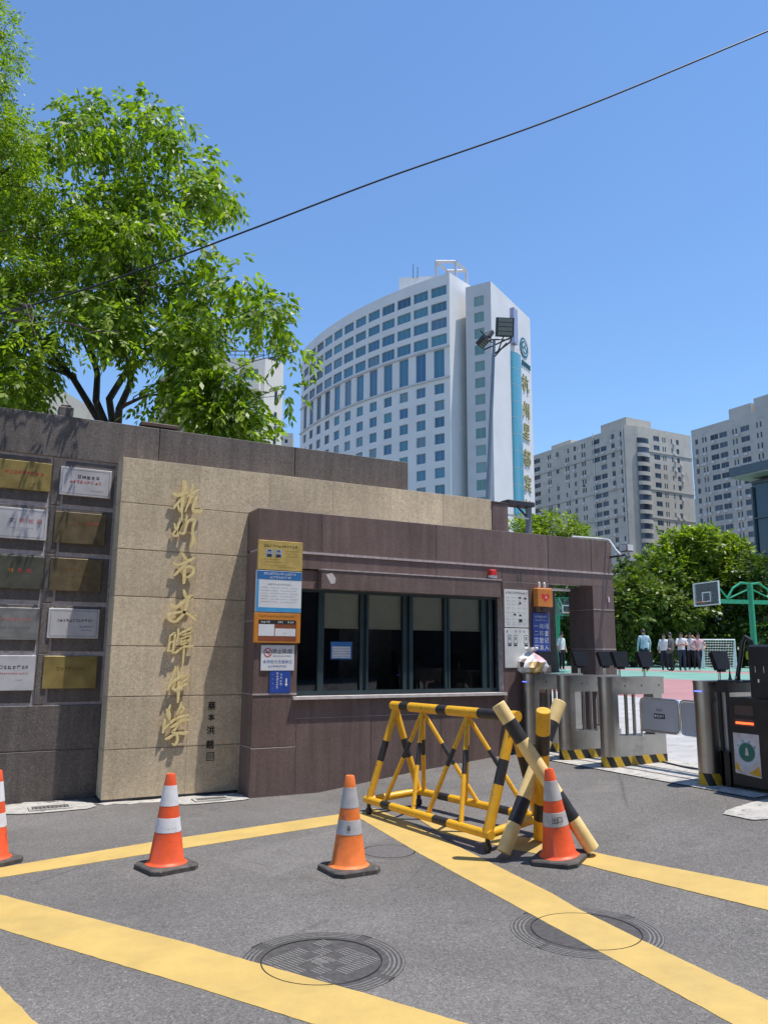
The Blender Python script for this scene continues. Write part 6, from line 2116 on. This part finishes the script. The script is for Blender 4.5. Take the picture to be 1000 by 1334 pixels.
# ------------------------------------------------------------------ trees
def leaves(rg, blobs, per, leaf, asp=0.34, k=9, spray=0.34, droop=0.5, shell=0.62):
    """compound leaves scattered through ellipsoids: returns verts (N*4,3)"""
    C, Dn = [], []
    for (cx, cy, cz, rh, rv, dens) in blobs:
        n = max(6, int(per * dens * (rh * rh * rv) ** 0.72))
        d = rg.normal(size=(n, 3))
        d /= np.linalg.norm(d, axis=1)[:, None]
        r = shell + (1 - shell) * rg.random(n) ** 0.6
        r = np.where(rg.random(n) < 0.28, rg.random(n) ** 0.5, r)
        # lumpy outline
        lump = 1 + 0.16 * np.sin(d[:, 0] * 5 + cx * 3) * np.cos(d[:, 1] * 6 + cy * 2) + 0.12 * np.sin(d[:, 2] * 8 + cz)
        p = d * (r * lump)[:, None] * np.array([rh, rh, rv]) + np.array([cx, cy, cz])
        C.append(p)
        o = d + rg.normal(size=(n, 3)) * 0.45
        o[:, 2] -= droop * 0.6
        Dn.append(o / np.linalg.norm(o, axis=1)[:, None])
    C, Dn = np.concatenate(C), np.concatenate(Dn)
    n = len(C)
    up = np.tile(np.array([0, 0, 1.0]), (n, 1)) + rg.normal(size=(n, 3)) * 0.35
    side = np.cross(Dn, up)
    side /= np.linalg.norm(side, axis=1)[:, None]
    nor = np.cross(side, Dn)
    out = []
    for i in range(k):
        f = (i // 2 + 0.6) / (k / 2)
        sgn = -1 if i % 2 else 1
        if i == k - 1:
            sgn = 0
            f = 1.0
        base = C + Dn * (spray * f) - np.array([0, 0, 1.0]) * (spray * 0.35 * droop * f * f)
        ld = Dn * (0.55 if sgn else 1.0) + side * (0.85 * sgn) - np.array([0, 0, 1.0]) * (droop * 0.75) + rg.normal(size=(n, 3)) * 0.22
        ld /= np.linalg.norm(ld, axis=1)[:, None]
        lw = np.cross(ld, nor + rg.normal(size=(n, 3)) * 0.4)
        lw /= np.linalg.norm(lw, axis=1)[:, None]
        L = leaf * (0.75 + 0.5 * rg.random(n))[:, None]
        q = np.stack([base, base + ld * L * 0.45 + lw * L * asp * 0.5, base + ld * L, base + ld * L * 0.45 - lw * L * asp * 0.5], axis=1)
        out.append(q)
    return np.concatenate(out).reshape(-1, 3)


def leaf_obj(name, V, mat, parent):
    n = len(V) // 4
    me = bpy.data.meshes.new(name)
    P = parent.location
    V = V - np.array([P.x, P.y, P.z])
    me.vertices.add(len(V))
    me.vertices.foreach_set('co', V.astype(np.float32).ravel())
    me.loops.add(n * 4)
    me.loops.foreach_set('vertex_index', np.arange(n * 4, dtype=np.int32))
    me.polygons.add(n)
    me.polygons.foreach_set('loop_start', np.arange(n, dtype=np.int32) * 4)
    me.polygons.foreach_set('loop_total', np.full(n, 4, dtype=np.int32))
    me.materials.append(MATS[mat])
    me.update(calc_edges=True)
    me.validate()
    o = bpy.data.objects.new(name, me)
    COL.objects.link(o)
    o.parent = parent
    return o


def limb_path(rg, a, b, n=6, wob=0.12, bow=0.15):
    a, b = Vector(a), Vector(b)
    L = (b - a).length
    pts = []
    for i in range(n + 1):
        t = i / n
        p = a.lerp(b, t)
        p.z += math.sin(t * math.pi) * bow * L * 0.4
        if 0 < i < n:
            p += Vector((rg.uniform(-1, 1), rg.uniform(-1, 1), rg.uniform(-0.5, 0.5))) * wob * L / n * 1.6
        pts.append(p)
    return pts


def tree(label, base, fork_z, trunk_r, blobs, mat, seed, per, leaf, group=None, asp=0.34, spray=0.34, droop=0.5, k=9, twigs=5, stems=4, clump=0, name='broadleaf_tree', lean=(0, 0)):
    t = thing(name, label, 'tree', base, 0, group)
    r = random.Random(seed)
    B = Vector(base)
    F = B + Vector((lean[0], lean[1], fork_z))
    mb = MB()
    pts = [B + Vector((0, 0, -0.15))] + [B.lerp(F, f) + Vector((r.uniform(-1, 1), r.uniform(-1, 1), 0)) * trunk_r * 0.5 for f in (0.15, 0.4, 0.7)] + [F]
    mb.tube([p - B for p in pts], [trunk_r * 1.5, trunk_r * 1.15, trunk_r, trunk_r * 0.92, trunk_r * 0.85], 10)
    trunk = mb.build('trunk', 'bark', t, smooth=True)
    lm = MB()
    order = sorted(blobs, key=lambda q: -q[3] * q[3] * q[4])
    grown = []
    for bi, (cx, cy, cz, rh, rv, dens) in enumerate(order):
        c = Vector((cx, cy, cz))
        if bi < stems or not grown:
            a0, r0 = F - Vector((0, 0, 0.12)), trunk_r * (0.66 if stems <= 4 else 0.5)
        else:
            best = min(((c - p).length + (0.6 if p.z > c.z + 0.3 else 0), p, rr) for path, rad in grown for p, rr in list(zip(path, rad))[1:8])
            a0, r0 = best[1], best[2] * 0.62
        pp = limb_path(r, a0, c, 7, 0.16)
        rad = [max(0.008, r0 * (1 - 0.8 * i / 7)) for i in range(8)]
        grown.append((pp, rad))
        lm.tube([p - B for p in pp], rad, 7)
        for q in range(twigs if rh > 0.25 else 1):
            j = 2 + q % 5
            a = pp[j]
            dd = Vector((r.gauss(0, 1), r.gauss(0, 1), r.gauss(0.1, 0.8))).normalized()
            e_ = c + Vector((dd.x * rh, dd.y * rh, dd.z * rv)) * r.uniform(0.6, 0.9)
            tp = limb_path(r, a, e_, 4, 0.2, 0.1)
            lm.tube([p - B for p in tp], [max(0.006, rad[j] * 0.45 * (1 - 0.8 * i / 4)) for i in range(5)], 5)
    lm.build('limbs', 'bark', t, smooth=True)
    lb_ = blobs
    if clump:
        lb_ = []
        for (cx, cy, cz, rh, rv, dens) in blobs:
            if rh < 0.45:
                lb_.append((cx, cy, cz, rh, rv, dens))
                continue
            m_ = max(4, int(clump * dens * (rh * rh * rv) ** 0.66))
            for _ in range(m_):
                d = Vector((r.gauss(0, 1), r.gauss(0, 1), r.gauss(0, 1))).normalized() * (r.uniform(0.25, 1.0) ** 0.5)
                q = r.uniform(0.26, 0.44)
                lb_.append((cx + d.x * rh, cy + d.y * rh, cz + d.z * rv, q, q * r.uniform(0.55, 0.85), 1.0))
    V = leaves(np.random.default_rng(seed), lb_, per, leaf, asp, k, spray, droop)
    leaf_obj('crown', V, mat, t)
    return t


LB = [(2.78, 16.64, 12.0, 1.45, 1.75, 1.0), (0.92, 17.63, 10.83, 1.9, 2.0, 0.9), (-0.9, 17.82, 9.82, 1.6, 2.6, 0.8), (2.85, 15.6, 9.7, 1.6, 1.0, 0.9), (4.14, 14.4, 8.15, 0.95, 0.75, 1.0),
      (3.59, 14.7, 7.2, 1.05, 0.62, 0.9), (1.54, 16.17, 8.6, 1.3, 1.0, 0.75), (0.7, 16.6, 7.2, 0.95, 0.55, 0.8), (4.25, 13.7, 5.95, 0.50, 0.50, 0.7), (4.72, 13.4, 7.8, 0.36, 0.40, 1.1),
      (4.92, 12.68, 6.9, 0.20, 0.14, 1.5), (4.79, 12.74, 6.2, 0.12, 0.18, 1.6), (3.69, 16.16, 8.7, 1.1, 0.75, 0.7), (3.85, 15.6, 11.1, 0.50, 1.0, 1.0), (1.9, 17.6, 13.3, 1.0, 0.7, 0.9), (3.7, 13.9, 5.6, 0.55, 0.35, 0.9), (-0.3, 16.4, 6.6, 0.7, 0.5, 0.8), (3.85, 13.7, 6.5, 0.5, 0.45, 0.6), (4.35, 13.5, 5.3, 0.42, 0.35, 1.1), (2.6, 15.3, 8.0, 1.1, 0.6, 0.8), (1.6, 16.2, 10.2, 1.4, 1.0, 0.9), (3.1, 15.0, 7.6, 0.9, 0.5, 0.8), (0.2, 16.2, 8.6, 1.0, 0.8, 0.8), (2.2, 16.0, 11.6, 1.2, 1.0, 0.7), (1.2, 15.8, 7.3, 0.8, 0.40, 0.9), (2.3, 15.2, 7.6, 0.7, 0.35, 0.8), (3.2, 14.3, 6.3, 0.6, 0.40, 0.9), (0.6, 15.8, 6.3, 0.6, 0.35, 0.8)]
tree('large bright green tree rising behind the plaque wall', (2.45, 15.9, 0), 5.6, 0.125, LB, 'leaf_fresh', 5, 300, 0.165, asp=0.45, spray=0.36, droop=0.9, twigs=9, clump=7.2)
FB = [(-0.25, 14.84, 12.75, 0.42, 0.50, 1.0), (-0.15, 14.75, 11.6, 0.48, 0.62, 1.0), (-0.7, 14.98, 12.17, 0.65, 1.2, 0.9), (0.1, 15.2, 10.5, 0.85, 0.75, 0.9), (-0.6, 14.97, 10.3, 0.9, 1.0, 0.9), (-0.4, 15.2, 8.9, 0.9, 0.9, 0.8), (0.9, 15.6, 9.4, 0.9, 0.55, 0.8), (0.5, 15.5, 8.3, 0.7, 0.6, 0.7), (0.42, 9.13, 5.12, 0.13, 0.20, 0.8), (0.72, 9.12, 5.2, 0.13, 0.2, 0.7), (1.05, 9.13, 5.15, 0.12, 0.2, 0.8), (1.35, 9.12, 5.2, 0.12, 0.2, 0.6), (0.1, 9.13, 5.1, 0.13, 0.2, 0.8), (0.2, 15.2, 7.3, 0.8, 0.6, 0.8), (-0.8, 15.4, 7.0, 0.8, 0.6, 0.8)]
tree('feathery yellow green tree at the upper left corner', (-1.6, 15.2, 0), 7.2, 0.17, FB, 'leaf_feather', 8, 560, 0.085, asp=0.36, spray=0.30, droop=0.45, k=11, twigs=6, clump=12)
TGR = 'trees along the far side of the court'
def rt(label, x, y, zc, rh, rv, mat, seed, per=150, extra=(), leaf=0.30, fork=None):
    r = random.Random(seed)
    bl = []
    for i in range(9):
        a = 2 * math.pi * i / 9 + r.random()
        q = r.uniform(0.35, 0.75)
        bl.append((x + rh * q * math.cos(a), y + rh * q * math.sin(a), zc + rv * r.uniform(-0.62, 0.62), rh * r.uniform(0.36, 0.55), rv * r.uniform(0.32, 0.46), 1.0))
    bl.append((x, y, zc + rv * 0.5, rh * 0.55, rv * 0.45, 1.0))
    bl += list(extra)
    tree(label, (x, y, 0.85), fork or max(1.6, zc - rv * 0.75 - 0.85), 0.16, bl, mat, seed, per, leaf, TGR, asp=0.55, spray=0.42, droop=0.35, k=6, twigs=2)
rt('mid green tree just right of the guard house pier', 35.6, 35.2, 4.0, 2.6, 2.7, 'leaf_mid', 31)
rt('deep green tree behind the lone person on the court', 38.4, 35.2, 4.7, 2.6, 3.0, 'leaf_mid', 32)
rt('light green tree topping the row in front of the apartment block', 41.2, 36.0, 7.2, 2.6, 2.5, 'leaf_light', 33)
rt('bright green tree behind the basketball backboard', 42.8, 35.4, 6.9, 2.4, 2.9, 'leaf_light', 34)
rt('dark tree at the right behind the green stand', 42.6, 31.9, 4.2, 2.2, 3.2, 'leaf_deep', 35)
rt('low dark tree behind the goal', 41.6, 36.8, 3.6, 2.4, 2.7, 'leaf_deep', 36)
rt('broad dark tree seen through the doorway', 41.0, 50.0, 4.9, 3.8, 4.0, 'leaf_deep', 38)
rt('small bright tree left of the far basketball stand', 37.5, 50.5, 3.6, 3.2, 2.8, 'leaf_deep', 39)
rt('dark tree behind the person near the pier', 37.5, 40.5, 4.4, 3.0, 3.6, 'leaf_deep', 40)
tree('round bright green treetop behind the guard house roof', (23.0, 27.4, 0.8), 4.0, 0.15, [(23.2, 27.3, 6.9, 1.2, 0.75, 1.0), (24.1, 26.9, 6.5, 0.85, 0.6, 1.0), (22.3, 27.7, 6.8, 0.9, 0.65, 1.0), (21.5, 27.3, 6.8, 0.7, 0.55, 1.0), (22.9, 27.5, 6.0, 1.4, 0.7, 1.0)], 'leaf_light', 41, 420, 0.16, asp=0.55, spray=0.28, droop=0.3, k=6, twigs=2)
# low hedge that closes the court
hd = MB()
hedge = thing('hedge', 'dark clipped hedge along the far edge of the court', 'hedge', (43, 43, 0.85), R(-45))
HV = leaves(np.random.default_rng(77), [(43 + q * 0.72, 43 - q * 0.69, 1.6, 1.4, 0.8, 1.0) for q in range(-17, 18, 2)], 120, 0.28, 0.6, 6, 0.35, 0.2)
hedge.rotation_euler = (0, 0, 0)
leaf_obj('foliage', HV, 'leaf_deep', hedge)

# ------------------------------------------------------------------ unseen building added behind the viewer to dim sky light on the walls
sv = thing('sky_blocker', 'unseen brown block added behind the viewer to dim sky light on the walls', 'building', (4, -13, 0))
win = []
fv, LV = lin(26.0, -13.0, -22.0, -13.0)
rows = [(round(1.2 + 3.4 * k, 2), round(3.0 + 3.4 * k, 2), [(2 + 4.0 * i, 4 + 4.0 * i, AF, AG, 2) for i in range(12)]) for k in range(6)]
facade(sv, fv, [0, LV], None, 0, 22, rows, 'brown_inside', 0.25, 'street_front', win)
put_windows(sv, win)
part(sv, 'back_wall', 'brown_inside', lambda m: m.box(-26, 22, -12, -0.4, 0, 21.8))
